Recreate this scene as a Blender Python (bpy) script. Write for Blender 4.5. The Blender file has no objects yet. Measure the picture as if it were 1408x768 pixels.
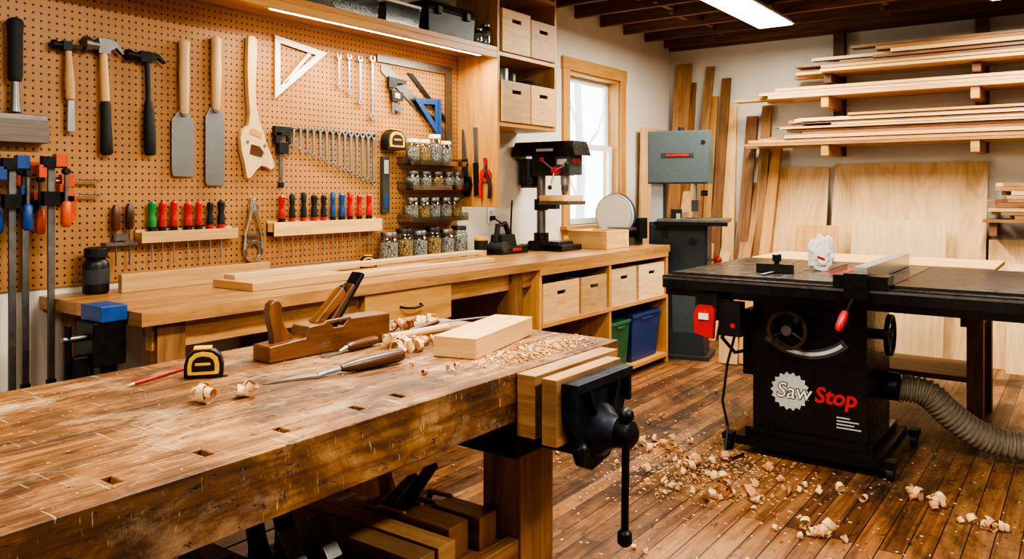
import bpy,bmesh,math,random
from mathutils import Vector,Matrix,Euler
R=random.Random(7)
U=R.uniform
def rad(a): return math.radians(a)
def hexc(h):
    h=h.lstrip('#'); o=[]
    for i in (0,2,4):
        v=int(h[i:i+2],16)/255.
        o.append(v/12.92 if v<=.04045 else ((v+.055)/1.055)**2.4)
    return (o[0],o[1],o[2],1.)

# ---------------------------------------------------------------- materials
def newmat(name):
    m=bpy.data.materials.new(name); m.use_nodes=True
    nt=m.node_tree; b=nt.nodes['Principled BSDF']; return m,nt,b
def N(nt,t,**k):
    n=nt.nodes.new(t)
    for a,v in k.items(): setattr(n,a,v)
    return n
def ramp(nt,stops):
    r=N(nt,'ShaderNodeValToRGB'); e=r.color_ramp.elements
    e[0].position=stops[0][0]; e[0].color=stops[0][1]
    e[1].position=stops[-1][0]; e[1].color=stops[-1][1]
    for p,c in stops[1:-1]:
        x=e.new(p); x.color=c
    return r
def noise(nt,vec,scale,detail=4,rough=.55,dist=0.):
    n=N(nt,'ShaderNodeTexNoise'); n.inputs['Scale'].default_value=scale
    n.inputs['Detail'].default_value=detail; n.inputs['Roughness'].default_value=rough
    n.inputs['Distortion'].default_value=dist
    if vec is not None: nt.links.new(vec,n.inputs['Vector'])
    return n
def mapping(nt,src,scale,rot=(0,0,0),loc=(0,0,0)):
    m=N(nt,'ShaderNodeMapping'); m.inputs['Scale'].default_value=scale
    m.inputs['Rotation'].default_value=rot; m.inputs['Location'].default_value=loc
    nt.links.new(src,m.inputs['Vector']); return m.outputs[0]
def mixc(nt,fac,a,b,mode='MIX'):
    m=N(nt,'ShaderNodeMix',data_type='RGBA',blend_type=mode)
    ins={'f':m.inputs[0],'a':m.inputs[6],'b':m.inputs[7]}
    for k,v in (('f',fac),('a',a),('b',b)):
        if hasattr(v,'is_linked'): nt.links.new(v,ins[k])
        else: ins[k].default_value=v
    return m.outputs[2]
def bump(nt,b,h,st=.1,dist=.01):
    n=N(nt,'ShaderNodeBump'); n.inputs['Strength'].default_value=st; n.inputs['Distance'].default_value=dist
    nt.links.new(h,n.inputs['Height']); nt.links.new(n.outputs[0],b.inputs['Normal'])
def wood(name,c1,c2,rough=.5,gs=(2.2,32),bmp=.12,var=.35,coat=0.,wave=0.,wear=0.):
    m,nt,b=newmat(name); L=nt.links
    uv=N(nt,'ShaderNodeUVMap').outputs[0]
    v=mapping(nt,uv,(gs[0],gs[1],1))
    n1=noise(nt,v,1.,6,.6,.7)
    v2=mapping(nt,uv,(gs[0]*3,gs[1]*7,1)); n2=noise(nt,v2,1.,3,.6,.2)
    ma=N(nt,'ShaderNodeMath',operation='MULTIPLY_ADD'); L.new(n2.outputs[0],ma.inputs[0]); ma.inputs[1].default_value=.35; L.new(n1.outputs[0],ma.inputs[2])
    r=ramp(nt,[(.42,hexc(c2)),(.6,tuple((x+y)/2 for x,y in zip(hexc(c1),hexc(c2)))),(.82,hexc(c1))])
    L.new(ma.outputs[0],r.inputs[0]); col=r.outputs[0]
    if wave:   # cathedral figure
        nz=noise(nt,mapping(nt,uv,(.8,3.6,1)),1.,2,.45,.2)
        mu=N(nt,'ShaderNodeMath',operation='MULTIPLY'); L.new(nz.outputs[0],mu.inputs[0]); mu.inputs[1].default_value=85
        sn=N(nt,'ShaderNodeMath',operation='SINE'); L.new(mu.outputs[0],sn.inputs[0])
        wr=ramp(nt,[(.0,hexc('#cfae84')),(.55,(1,1,1,1))]); mr0=N(nt,'ShaderNodeMapRange'); L.new(sn.outputs[0],mr0.inputs[0]); mr0.inputs[1].default_value=-1; L.new(mr0.outputs[0],wr.inputs[0])
        col=mixc(nt,wave,col,wr.outputs[0],'MULTIPLY')
    if wear:
        nw=noise(nt,mapping(nt,uv,(3,7,1)),1.,7,.7,.4); wr=ramp(nt,[(.36,hexc('#6b5240')),(.56,(1,1,1,1))]); L.new(nw.outputs[0],wr.inputs[0])
        col=mixc(nt,wear,col,wr.outputs[0],'MULTIPLY')
    at=N(nt,'ShaderNodeAttribute'); at.attribute_name='rnd'
    sp=N(nt,'ShaderNodeSeparateColor'); L.new(at.outputs['Color'],sp.inputs[0])
    mr=N(nt,'ShaderNodeMapRange'); L.new(sp.outputs[0],mr.inputs[0]); mr.inputs[3].default_value=1-var; mr.inputs[4].default_value=1+var*.6
    hs=N(nt,'ShaderNodeHueSaturation'); L.new(col,hs.inputs['Color']); L.new(mr.outputs[0],hs.inputs['Value'])
    L.new(hs.outputs[0],b.inputs['Base Color'])
    b.inputs['Roughness'].default_value=rough
    if coat: b.inputs['Coat Weight'].default_value=coat; b.inputs['Coat Roughness'].default_value=.25
    bump(nt,b,ma.outputs[0],bmp,.004)
    return m
def plain(name,c,rough=.5,metal=0.,nz=.12,sc=30,coat=0.):
    m,nt,b=newmat(name); L=nt.links; c=hexc(c)
    tc=N(nt,'ShaderNodeTexCoord').outputs['Object']
    n=noise(nt,tc,sc,4,.6)
    d=tuple(x*(1-nz*1.6) for x in c[:3])+(1,); e=tuple(min(1,x*(1+nz)) for x in c[:3])+(1,)
    r=ramp(nt,[(.3,d),(.7,e)]); L.new(n.outputs[0],r.inputs[0]); L.new(r.outputs[0],b.inputs['Base Color'])
    k=.1 if nz>.05 else .03
    mr=N(nt,'ShaderNodeMapRange'); L.new(n.outputs[0],mr.inputs[0]); mr.inputs[3].default_value=max(.03,rough-k); mr.inputs[4].default_value=min(1,rough+k)
    L.new(mr.outputs[0],b.inputs['Roughness']); b.inputs['Metallic'].default_value=metal
    if coat: b.inputs['Coat Weight'].default_value=coat
    return m
def emis(name,c,s):
    m,nt,b=newmat(name); b.inputs['Emission Color'].default_value=hexc(c); b.inputs['Emission Strength'].default_value=s
    b.inputs['Base Color'].default_value=hexc(c); return m
def glassy(name,tint='#e8eeee',op=.16):
    m,nt,b=newmat(name); L=nt.links
    t=N(nt,'ShaderNodeBsdfTransparent'); t.inputs[0].default_value=hexc(tint)
    g=N(nt,'ShaderNodeBsdfGlossy'); g.inputs['Roughness'].default_value=.08
    lw=N(nt,'ShaderNodeLayerWeight'); lw.inputs[0].default_value=.35
    mr=N(nt,'ShaderNodeMapRange'); L.new(lw.outputs['Facing'],mr.inputs[0]); mr.inputs[3].default_value=op*.5; mr.inputs[4].default_value=min(1,op*4)
    mx=N(nt,'ShaderNodeMixShader'); L.new(mr.outputs[0],mx.inputs[0]); L.new(t.outputs[0],mx.inputs[1]); L.new(g.outputs[0],mx.inputs[2])
    L.new(mx.outputs[0],nt.nodes['Material Output'].inputs[0]); return m

MW=dict(
 pine=wood('pine_wood','#dab27a','#ba8e54',.5),
 pale=wood('pale_maple_wood','#dfc192','#c69e6a',.5,var=.2),
 ply=wood('plywood_sheet_wood','#dcb682','#c59c65',.6,gs=(.8,7),var=.12,bmp=.05,wave=.25),
 honey=wood('honey_wood','#cf9c57','#a77036',.42,var=.2,coat=.15),
 oak=wood('varnished_bench_wood','#c39158','#87592e',.35,gs=(1.6,22),var=.12,coat=.25,wear=.35),
 brown=wood('old_brown_wood','#966a3f','#5c3a20',.5,var=.25,wear=.3),
 dark=wood('dark_walnut_wood','#5b3419','#2f180b',.38,var=.2,coat=.2),
 plane=wood('plane_body_wood','#7c4d27','#452711',.35,var=.15,coat=.25,wear=.4),
 oldplane=wood('old_plane_wood','#9b6a3c','#633d20',.42,var=.2,coat=.1,wear=.4),
 joist=wood('joist_wood','#7d573f','#4b301f',.7,var=.35),
 rough=wood('rough_sawn_wood','#ae8355','#7f5831',.7,var=.35,wear=.3),
 greyw=wood('grey_brush_wood','#857b71','#574e46',.7,var=.1),
)
STEEL=plain('brushed_steel','#a9adb0',.34,1.,.03)
DSTEEL=plain('dull_steel','#7c7c7b',.42,1.,.12)
IRON=plain('black_iron','#1c1c1e',.42,.5,.3)
BLACK=plain('black_plastic','#121213',.42)
RUB=plain('black_rubber','#161616',.65)
GLOSSB=plain('black_gloss_paint','#0b0c0e',.28,0,.1,coat=.2)
DKG=plain('dark_grey_paint','#34383b',.45)
RED=plain('red_plastic','#b81d17',.35)
ORG=plain('orange_plastic','#c8511b',.4)
YEL=plain('yellow_plastic','#e2ac16',.4)
BLU=plain('blue_plastic','#1b4685',.4)
BINB=plain('blue_bin_plastic','#1a3872',.45)
BINDG=plain('green_bin_plastic','#1f5f3f',.45)
GRN=plain('green_plastic','#1f8038',.4)
WHT=plain('white_paint','#dedcd6',.5,0,.04)
ALU=plain('aluminium','#cfcfcb',.32,.9,.04)
LGREY=plain('light_grey_metal','#b9babA',.45,.2,.04)
BGREY=plain('blue_grey_paint','#4f5d61',.36,.1,.06)
DGRN=plain('dark_slate_paint','#333f44',.42,.1,.1)
VISEB=plain('worn_blue_vise_paint','#1e2531',.42,.45,.45,26)
CHROME=plain('chrome','#cfcfcf',.15,1.,.03)
BRONZE=plain('dark_bronze','#5b4636',.35,.8,.1)
GLASS=glassy('jar_glass')
CLEAR=glassy('clear_bin_plastic','#dfe6e8',.3)
TABLE=plain('cast_iron_table','#5f5a55',.26,.85,.3,9)
LAM=plain('black_laminate','#1d1b1a',.3,0,.25,12)
SHAV=plain('wood_shaving','#dcb687',.65,0,.15,60)
SHAVR=plain('reddish_wood_shaving','#c68f62',.65,0,.15,60)
DUST=plain('sawdust_grains','#cfa570',.85,0,.25,90)
HOSE=plain('hose_grey_plastic','#918675',.45,0,.15,40)
LENS=emis('tube_diffuser','#fff6e8',9)
LEDM=emis('led_strip_diffuser','#fff0d8',14)
PAPER=plain('white_rag','#e8e5df',.8,0,.08,40)
def speck(name,cs,sc=160,metal=.6):
    m,nt,b=newmat(name); tc=N(nt,'ShaderNodeTexCoord').outputs['Object']
    v=N(nt,'ShaderNodeTexVoronoi'); v.inputs['Scale'].default_value=sc; nt.links.new(tc,v.inputs['Vector'])
    sp=N(nt,'ShaderNodeSeparateColor'); nt.links.new(v.outputs['Color'],sp.inputs[0])
    r=ramp(nt,[(i/(len(cs)-1.),hexc(c)) for i,c in enumerate(cs)]); nt.links.new(sp.outputs[0],r.inputs[0])
    nt.links.new(r.outputs[0],b.inputs['Base Color']); b.inputs['Metallic'].default_value=metal; b.inputs['Roughness'].default_value=.4
    bump(nt,b,v.outputs['Distance'],.8,.01); return m
SCREWS=speck('steel_screws',['#3a3733','#a9a59d','#e0ddd6','#6c675f'],metal=.3)
BRASS=speck('brass_screws',['#4d3a20','#b8893f','#e3c582','#7b5c30'],metal=.3)

def m_benchtop():
    m,nt,b=newmat('worn_beech_benchtop'); L=nt.links
    tc=N(nt,'ShaderNodeTexCoord').outputs['Object']
    g=noise(nt,mapping(nt,tc,(26,1.7,10)),1.,7,.62,.9)
    base=ramp(nt,[(.30,hexc('#74522f')),(.45,hexc('#a1784a')),(.60,hexc('#ba9261')),(.78,hexc('#cba976'))]); L.new(g.outputs[0],base.inputs[0])
    fg=noise(nt,mapping(nt,tc,(150,5,60)),1.,4,.6,.3); fr=ramp(nt,[(.38,hexc('#86694a')),(.55,(1,1,1,1))]); L.new(fg.outputs[0],fr.inputs[0])
    c0=mixc(nt,.6,base.outputs[0],fr.outputs[0],'MULTIPLY')
    st=noise(nt,mapping(nt,tc,(5.5,2.8,3)),1.,9,.76,.6)
    sr=ramp(nt,[(.35,hexc('#473021')),(.46,hexc('#8c6c4c')),(.56,hexc('#d6bf9f')),(.64,(1,1,1,1))]); L.new(st.outputs[0],sr.inputs[0])
    c1=mixc(nt,.85,c0,sr.outputs[0],'MULTIPLY')
    pt=noise(nt,mapping(nt,tc,(7,3.4,5),loc=(3,7,1)),1.,8,.74,.4); pr=ramp(nt,[(.53,(0,0,0,1)),(.66,(.6,.6,.6,1))]); L.new(pt.outputs[0],pr.inputs[0])
    c1=mixc(nt,pr.outputs[0],c1,hexc('#bfa380'))
    sp=noise(nt,mapping(nt,tc,(60,22,40)),1.,5,.75,.3)
    spr=ramp(nt,[(.33,hexc('#2c1a0d')),(.41,(1,1,1,1))]); L.new(sp.outputs[0],spr.inputs[0])
    c2=mixc(nt,.85,c1,spr.outputs[0],'MULTIPLY')
    vo=N(nt,'ShaderNodeTexVoronoi'); vo.inputs['Scale'].default_value=9; L.new(mapping(nt,tc,(1,.6,1)),vo.inputs['Vector'])
    vr=ramp(nt,[(.05,hexc('#4b301b')),(.11,(1,1,1,1))]); L.new(vo.outputs['Distance'],vr.inputs[0]); c2=mixc(nt,.7,c2,vr.outputs[0],'MULTIPLY')
    for rot,loc in ((28,0),(-17,4),(75,9)):
        sc=noise(nt,mapping(nt,tc,(9,170,30),(0,0,rad(rot)),(loc,0,0)),1.,2,.5,.2)
        scr=ramp(nt,[(.69,(0,0,0,1)),(.75,(.7,.7,.7,1))]); L.new(sc.outputs[0],scr.inputs[0])
        c2=mixc(nt,scr.outputs[0],c2,hexc('#d2b58c') if rot!=-17 else hexc('#4a3018'))
    L.new(c2,b.inputs['Base Color'])
    rr=N(nt,'ShaderNodeMapRange'); L.new(st.outputs[0],rr.inputs[0]); rr.inputs[1].default_value=.3; rr.inputs[2].default_value=.7; rr.inputs[3].default_value=.46; rr.inputs[4].default_value=.70
    L.new(rr.outputs[0],b.inputs['Roughness'])
    ad=N(nt,'ShaderNodeMath',operation='ADD'); L.new(g.outputs[0],ad.inputs[0]); L.new(spr.outputs[0],ad.inputs[1])
    bump(nt,b,ad.outputs[0],.6,.004)
    return m
BTOP=m_benchtop()
def m_floor():
    m,nt,b=newmat('plank_floor'); L=nt.links
    tc=N(nt,'ShaderNodeTexCoord').outputs['Object']
    v=mapping(nt,tc,(1,1,1),(0,0,rad(90)))
    br=N(nt,'ShaderNodeTexBrick'); L.new(v,br.inputs['Vector'])
    br.offset=.37; br.inputs['Scale'].default_value=1.; br.inputs['Brick Width'].default_value=1.5; br.inputs['Row Height'].default_value=.085
    br.inputs['Mortar Size'].default_value=.0024; br.inputs['Mortar Smooth'].default_value=.3; br.inputs['Bias'].default_value=0
    br.inputs['Color1'].default_value=(0,0,0,1); br.inputs['Color2'].default_value=(1,1,1,1); br.inputs['Mortar'].default_value=(.5,.5,.5,1)
    g=noise(nt,mapping(nt,tc,(34,1.6,1)),1.,6,.62,.8)
    off=N(nt,'ShaderNodeMath',operation='MULTIPLY_ADD'); L.new(br.outputs['Color'],off.inputs[0]); off.inputs[1].default_value=.38; L.new(g.outputs[0],off.inputs[2])
    r=ramp(nt,[(.38,hexc('#36200f')),(.58,hexc('#654024')),(.76,hexc('#885a34')),(.98,hexc('#a3774c'))]); L.new(off.outputs[0],r.inputs[0])
    w=noise(nt,mapping(nt,tc,(1.9,1.2,1)),1.,10,.74,.5)
    wr=ramp(nt,[(.40,hexc('#5c4c43')),(.56,(1,1,1,1))]); L.new(w.outputs[0],wr.inputs[0])
    c=mixc(nt,.85,r.outputs[0],wr.outputs[0],'MULTIPLY')
    w2=noise(nt,mapping(nt,tc,(2.6,1.1,1),loc=(5,2,0)),1.,10,.75,.5); w2r=ramp(nt,[(.5,(0,0,0,1)),(.68,(.55,.55,.55,1))]); L.new(w2.outputs[0],w2r.inputs[0])
    c=mixc(nt,w2r.outputs[0],c,hexc('#977755'))
    sp=noise(nt,mapping(nt,tc,(30,14,1)),1.,4,.7,.2); spr=ramp(nt,[(.33,hexc('#2c190c')),(.41,(1,1,1,1))]); L.new(sp.outputs[0],spr.inputs[0])
    c=mixc(nt,.75,c,spr.outputs[0],'MULTIPLY')
    mo=mixc(nt,br.outputs['Fac'],c,hexc('#140a05'))
    L.new(mo,b.inputs['Base Color'])
    rr=N(nt,'ShaderNodeMapRange'); L.new(w.outputs[0],rr.inputs[0]); rr.inputs[1].default_value=.3; rr.inputs[2].default_value=.7; rr.inputs[3].default_value=.62; rr.inputs[4].default_value=.38
    L.new(rr.outputs[0],b.inputs['Roughness'])
    iv=N(nt,'ShaderNodeMath',operation='MULTIPLY_ADD'); L.new(br.outputs['Fac'],iv.inputs[0]); iv.inputs[1].default_value=-1.; L.new(g.outputs[0],iv.inputs[2])
    bump(nt,b,iv.outputs[0],.4,.004)
    return m
def m_peg():
    m,nt,b=newmat('pegboard_hardboard'); L=nt.links
    tc=N(nt,'ShaderNodeTexCoord').outputs['Object']; sx=N(nt,'ShaderNodeSeparateXYZ'); L.new(tc,sx.inputs[0])
    def fr(o):
        d=N(nt,'ShaderNodeMath',operation='DIVIDE'); L.new(o,d.inputs[0]); d.inputs[1].default_value=.030
        f=N(nt,'ShaderNodeMath',operation='FRACT'); L.new(d.outputs[0],f.inputs[0])
        s=N(nt,'ShaderNodeMath',operation='SUBTRACT'); L.new(f.outputs[0],s.inputs[0]); s.inputs[1].default_value=.5
        p=N(nt,'ShaderNodeMath',operation='MULTIPLY'); L.new(s.outputs[0],p.inputs[0]); L.new(s.outputs[0],p.inputs[1]); return p.outputs[0]
    a=N(nt,'ShaderNodeMath',operation='ADD'); L.new(fr(sx.outputs[1]),a.inputs[0]); L.new(fr(sx.outputs[2]),a.inputs[1])
    r=ramp(nt,[(.020,(0,0,0,1)),(.031,(1,1,1,1))]); L.new(a.outputs[0],r.inputs[0])
    n=noise(nt,tc,60,5,.7); n2=noise(nt,tc,1.5,3,.5)
    ad=N(nt,'ShaderNodeMath',operation='MULTIPLY_ADD'); L.new(n.outputs[0],ad.inputs[0]); ad.inputs[1].default_value=.4; L.new(n2.outputs[0],ad.inputs[2])
    col=ramp(nt,[(.4,hexc('#8f6233')),(.9,hexc('#b0804a'))]); L.new(ad.outputs[0],col.inputs[0])
    c=mixc(nt,r.outputs[0],hexc('#1a0e05'),col.outputs[0]); L.new(c,b.inputs['Base Color']); b.inputs['Roughness'].default_value=.5
    bump(nt,b,r.outputs[0],.5,.003)
    return m
def m_wall(name,c):
    m,nt,b=newmat(name); tc=N(nt,'ShaderNodeTexCoord').outputs['Object']
    n=noise(nt,tc,2.,5,.6); h=hexc(c); d=tuple(x*.9 for x in h[:3])+(1,)
    r=ramp(nt,[(.35,d),(.65,h)]); nt.links.new(n.outputs[0],r.inputs[0]); nt.links.new(r.outputs[0],b.inputs['Base Color'])
    b.inputs['Roughness'].default_value=.8; n3=noise(nt,tc,180,3,.6); bump(nt,b,n3.outputs[0],.08,.003); return m
FLOORM=m_floor(); PEG=m_peg(); WALLM=m_wall('cream_plaster','#dad3c4')

# ---------------------------------------------------------------- builder
I4=Matrix.Identity(4)
def T(x,y,z): return Matrix.Translation((x,y,z))
def RZ(a): return Matrix.Rotation(rad(a),4,'Z')
def RX(a): return Matrix.Rotation(rad(a),4,'X')
def RY(a): return Matrix.Rotation(rad(a),4,'Y')
def WALLF(x=-3.39): # local x->+Y, y->+Z, z->+X
    return Matrix(((0,0,1,x),(1,0,0,0),(0,1,0,0),(0,0,0,1)))
def FRONTF(y): # local x->+X, y->+Z, z->-Y
    return Matrix(((1,0,0,0),(0,0,-1,y),(0,1,0,0),(0,0,0,1)))
def basis(d):
    d=Vector(d).normalized(); q=Vector((0,0,1)).rotation_difference(d); return q.to_matrix().to_4x4()
class B:
    def __init__(s,name):
        s.name=name; s.bm=bmesh.new(); s.mats=[]; s.uv=s.bm.loops.layers.uv.new('UVMap'); s.col=s.bm.loops.layers.float_color.new('rnd'); s.M=I4
    def part(s,verts,faces,mat,M=I4,g=None,rnd=None):
        if mat not in s.mats: s.mats.append(mat)
        mi=s.mats.index(mat); vs=[Vector(v) for v in verts]
        if g is None:
            ext=[max(v[i] for v in vs)-min(v[i] for v in vs) for i in range(3)]; g=ext.index(max(ext))
        MM=s.M@M; bv=[s.bm.verts.new(MM@v) for v in vs]
        ou,ov=U(0,50),U(0,50); rr=rnd if rnd is not None else R.random()
        for f in faces:
            try: fc=s.bm.faces.new([bv[i] for i in f])
            except ValueError: continue
            fc.material_index=mi
            n=Vector((0,0,0)); L=len(f)
            for i in range(L):
                a=vs[f[i]];c=vs[f[(i+1)%L]]
                n+=Vector(((a.y-c.y)*(a.z+c.z),(a.z-c.z)*(a.x+c.x),(a.x-c.x)*(a.y+c.y)))
            ab=[abs(x) for x in n]; ax=ab.index(max(ab)); o=[i for i in range(3) if i!=ax]
            for lp,i in zip(fc.loops,f):
                p=vs[i]
                if g in o:
                    q=o[0] if o[1]==g else o[1]; lp[s.uv].uv=(p[g]+ou,p[q]+ov+ax*3.3)
                else: lp[s.uv].uv=(p[o[0]]*.8+ou,p[o[1]]*.8+ov)
                lp[s.col]=(rr,rr,rr,1)
    def box(s,c,d,mat,rot=None,M=I4,tp=(1,1),**k):
        x,y,z=d[0]/2,d[1]/2,d[2]/2; a,b_=tp
        v=[(-x,-y,-z),(x,-y,-z),(x,y,-z),(-x,y,-z),(-x*a,-y*b_,z),(x*a,-y*b_,z),(x*a,y*b_,z),(-x*a,y*b_,z)]
        f=[(0,3,2,1),(4,5,6,7),(0,1,5,4),(1,2,6,5),(2,3,7,6),(3,0,4,7)]
        m=T(*c)
        if rot: m=m@Euler([rad(q) for q in rot]).to_matrix().to_4x4()
        s.part(v,f,mat,M@m,**k)
    def bx(s,x0,x1,y0,y1,z0,z1,mat,**k): s.box(((x0+x1)/2,(y0+y1)/2,(z0+z1)/2),(x1-x0,y1-y0,z1-z0),mat,**k)
    def lathe(s,prof,mat,M=I4,n=18,cap=True,g=2):
        v=[];f=[]
        for r,z in prof:
            for i in range(n):
                a=2*math.pi*i/n; v.append((r*math.cos(a),r*math.sin(a),z))
        for j in range(len(prof)-1):
            for i in range(n):
                k=(i+1)%n; f.append((j*n+i,j*n+k,(j+1)*n+k,(j+1)*n+i))
        if cap:
            if prof[0][0]>1e-5: f.append(tuple(reversed(range(n))))
            if prof[-1][0]>1e-5: f.append(tuple(range((len(prof)-1)*n,len(prof)*n)))
        s.part(v,f,mat,M,g=g)
    def cyl(s,p0,p1,r,mat,r1=None,n=16,M=I4):
        p0=Vector(p0);p1=Vector(p1);d=p1-p0
        s.lathe([(r,0),(r if r1 is None else r1,d.length)],mat,M@T(*p0)@basis(d),n)
    def lat(s,p0,p1,prof,mat,n=16,M=I4): # prof (t,r)
        p0=Vector(p0);p1=Vector(p1);d=p1-p0
        s.lathe([(max(r,1e-4),t*d.length) for t,r in prof],mat,M@T(*p0)@basis(d),n)
    def ball(s,c,r,mat,sc=(1,1,1),M=I4,n=14):
        p=[(max(1e-4,r*math.sin(math.pi*i/8)),-r*math.cos(math.pi*i/8)) for i in range(9)]
        s.lathe(p,mat,M@T(*c)@Matrix.Diagonal((sc[0],sc[1],sc[2],1)),n,cap=False)
    def prism(s,poly,th,mat,M=I4,z0=0,**k):
        n=len(poly); v=[(x,y,z0) for x,y in poly]+[(x,y,z0+th) for x,y in poly]
        f=[tuple(reversed(range(n))),tuple(range(n,2*n))]+[(i,(i+1)%n,n+(i+1)%n,n+i) for i in range(n)]
        s.part(v,f,mat,M,**k)
    def ring(s,c,ro,ri,th,mat,M=I4,n=24,a0=0,a1=360,z0=0):
        full=abs(a1-a0)>=359.9; m=n if full else n+1; v=[];f=[]
        for i in range(m):
            a=rad(a0+(a1-a0)*i/n)
            for r,z in ((ri,0),(ro,0),(ro,th),(ri,th)): v.append((c[0]+r*math.cos(a),c[1]+r*math.sin(a),z0+z))
        for i in range(n):
            k=(i+1)%m
            for j in range(4): f.append((i*4+j,k*4+j,k*4+(j+1)%4,i*4+(j+1)%4))
        if not full: f+= [(0,1,2,3),((m-1)*4+3,(m-1)*4+2,(m-1)*4+1,(m-1)*4)]
        s.part(v,f,mat,M)
    def tube(s,pts,r,mat,n=8,M=I4):
        pts=[Vector(p) for p in pts]; v=[];f=[]; rs=r if isinstance(r,(list,tuple)) else [r]*len(pts)
        t=(pts[1]-pts[0]).normalized(); up=t.orthogonal().normalized()
        for i,p in enumerate(pts):
            tn=(pts[min(i+1,len(pts)-1)]-pts[max(i-1,0)]).normalized()
            up=(up-tn*up.dot(tn)).normalized(); w=tn.cross(up)
            for j in range(n):
                a=2*math.pi*j/n; v.append(p+(up*math.cos(a)+w*math.sin(a))*rs[i])
        for i in range(len(pts)-1):
            for j in range(n):
                k=(j+1)%n; f.append((i*n+j,i*n+k,(i+1)*n+k,(i+1)*n+j))
        f.append(tuple(reversed(range(n)))); f.append(tuple(range((len(pts)-1)*n,len(pts)*n)))
        s.part(v,f,mat,M)
    def curl(s,c,r,w,turns,mat,M=None,pitch=.012,n=18):
        v=[];f=[]; e=Euler((U(0,6.28),U(0,6.28),U(0,6.28))).to_matrix().to_4x4() if M is None else M
        k=int(n*turns)+2; v=[]
        for i in range(k+1):
            a=turns*2*math.pi*i/k; rr=r*(1-.35*i/k)*(1+.08*math.sin(3*a)); z=pitch*turns*i/k
            ww=w*(.6+.4*math.sin(math.pi*i/k))
            v.append((rr*math.cos(a),rr*math.sin(a),z-ww/2)); v.append((rr*math.cos(a),rr*math.sin(a),z+ww/2))
        f=[(2*i,2*i+1,2*i+3,2*i+2) for i in range(k)]
        MM=s.M@T(*c)@e
        zm=min((MM@Vector(q)).z for q in v)
        s.part(v,f,mat,T(0,0,c[2]-zm)@T(*c)@e)
    def text(s,body,size,mat,M,ext=.001,shear=0.,bold=0.):
        cu=bpy.data.curves.new('t','FONT'); cu.body=body; cu.size=size; cu.extrude=ext; cu.shear=shear; cu.offset=bold; cu.resolution_u=3
        ob=bpy.data.objects.new('t',cu); bpy.context.scene.collection.objects.link(ob); bpy.context.view_layer.update()
        me=bpy.data.meshes.new_from_object(ob)
        s.part([tuple(v.co) for v in me.vertices],[tuple(p.vertices) for p in me.polygons],mat,M)
        bpy.data.objects.remove(ob); bpy.data.meshes.remove(me)
    def done(s,bevel=.002,seg=2,recalc=True):
        bm=s.bm
        if recalc: bmesh.ops.recalc_face_normals(bm,faces=bm.faces[:])
        xs=[v.co.copy() for v in bm.verts]
        o=Vector(((min(v.x for v in xs)+max(v.x for v in xs))/2,(min(v.y for v in xs)+max(v.y for v in xs))/2,min(v.z for v in xs)))
        for v in bm.verts: v.co-=o
        me=bpy.data.meshes.new(s.name); bm.to_mesh(me); bm.free()
        for m in s.mats: me.materials.append(m)
        me.shade_smooth(); me.set_sharp_from_angle(angle=rad(38))
        ob=bpy.data.objects.new(s.name,me); ob.location=o; bpy.context.scene.collection.objects.link(ob)
        if bevel:
            md=ob.modifiers.new('bevel','BEVEL'); md.width=bevel; md.segments=seg; md.limit_method='ANGLE'; md.angle_limit=rad(38); md.harden_normals=True; md.use_clamp_overlap=True
        return ob

XW=-3.4; YB=7.4
# ---------------------------------------------------------------- room
b=B('floor'); b.bx(XW-.15,3.3,-2.3,YB+.15,-.1,0,FLOORM); b.done(0)
b=B('wall_left'); w0,w1,z0,z1=5.47,6.32,1.04,2.29
b.bx(XW-.15,XW,-2.3,w0,0,3.05,WALLM); b.bx(XW-.15,XW,w1,YB+.15,0,3.05,WALLM); b.bx(XW-.15,XW,w0,w1,0,z0,WALLM); b.bx(XW-.15,XW,w0,w1,z1,3.05,WALLM); b.done(0)
b=B('wall_back'); b.bx(XW,3.3,YB,YB+.15,0,3.05,WALLM); b.done(0)
b=B('wall_right'); b.bx(3.3,3.45,-2.3,YB+.15,0,3.05,WALLM); b.done(0)
b=B('wall_front'); b.bx(XW,3.3,-2.45,-2.3,0,3.05,WALLM); b.done(0)
b=B('ceiling'); 
for i in range(34): b.bx(XW-.15,3.45,-2.4+i*.3,-2.4+i*.3+.292,2.93,3.05,MW['joist'])
b.done(.003)
b=B('ceiling_joists')
y=-2.0
while y<7.3:
    b.bx(XW,3.3,y,y+.042,2.72,2.93,MW['joist']); y+=.42
b.bx(XW,3.3,YB-.045,YB,2.70,2.93,MW['joist'])
for i,yy in enumerate([5.02,5.44,5.86,6.28,6.7]):
    for xx in (-2.75,-1.35,.1): b.bx(xx+.06*(i%2),xx+.04+.06*(i%2),yy-.0+.08,yy+.38,2.74,2.92,MW['joist'])
b.done(.003)
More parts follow.
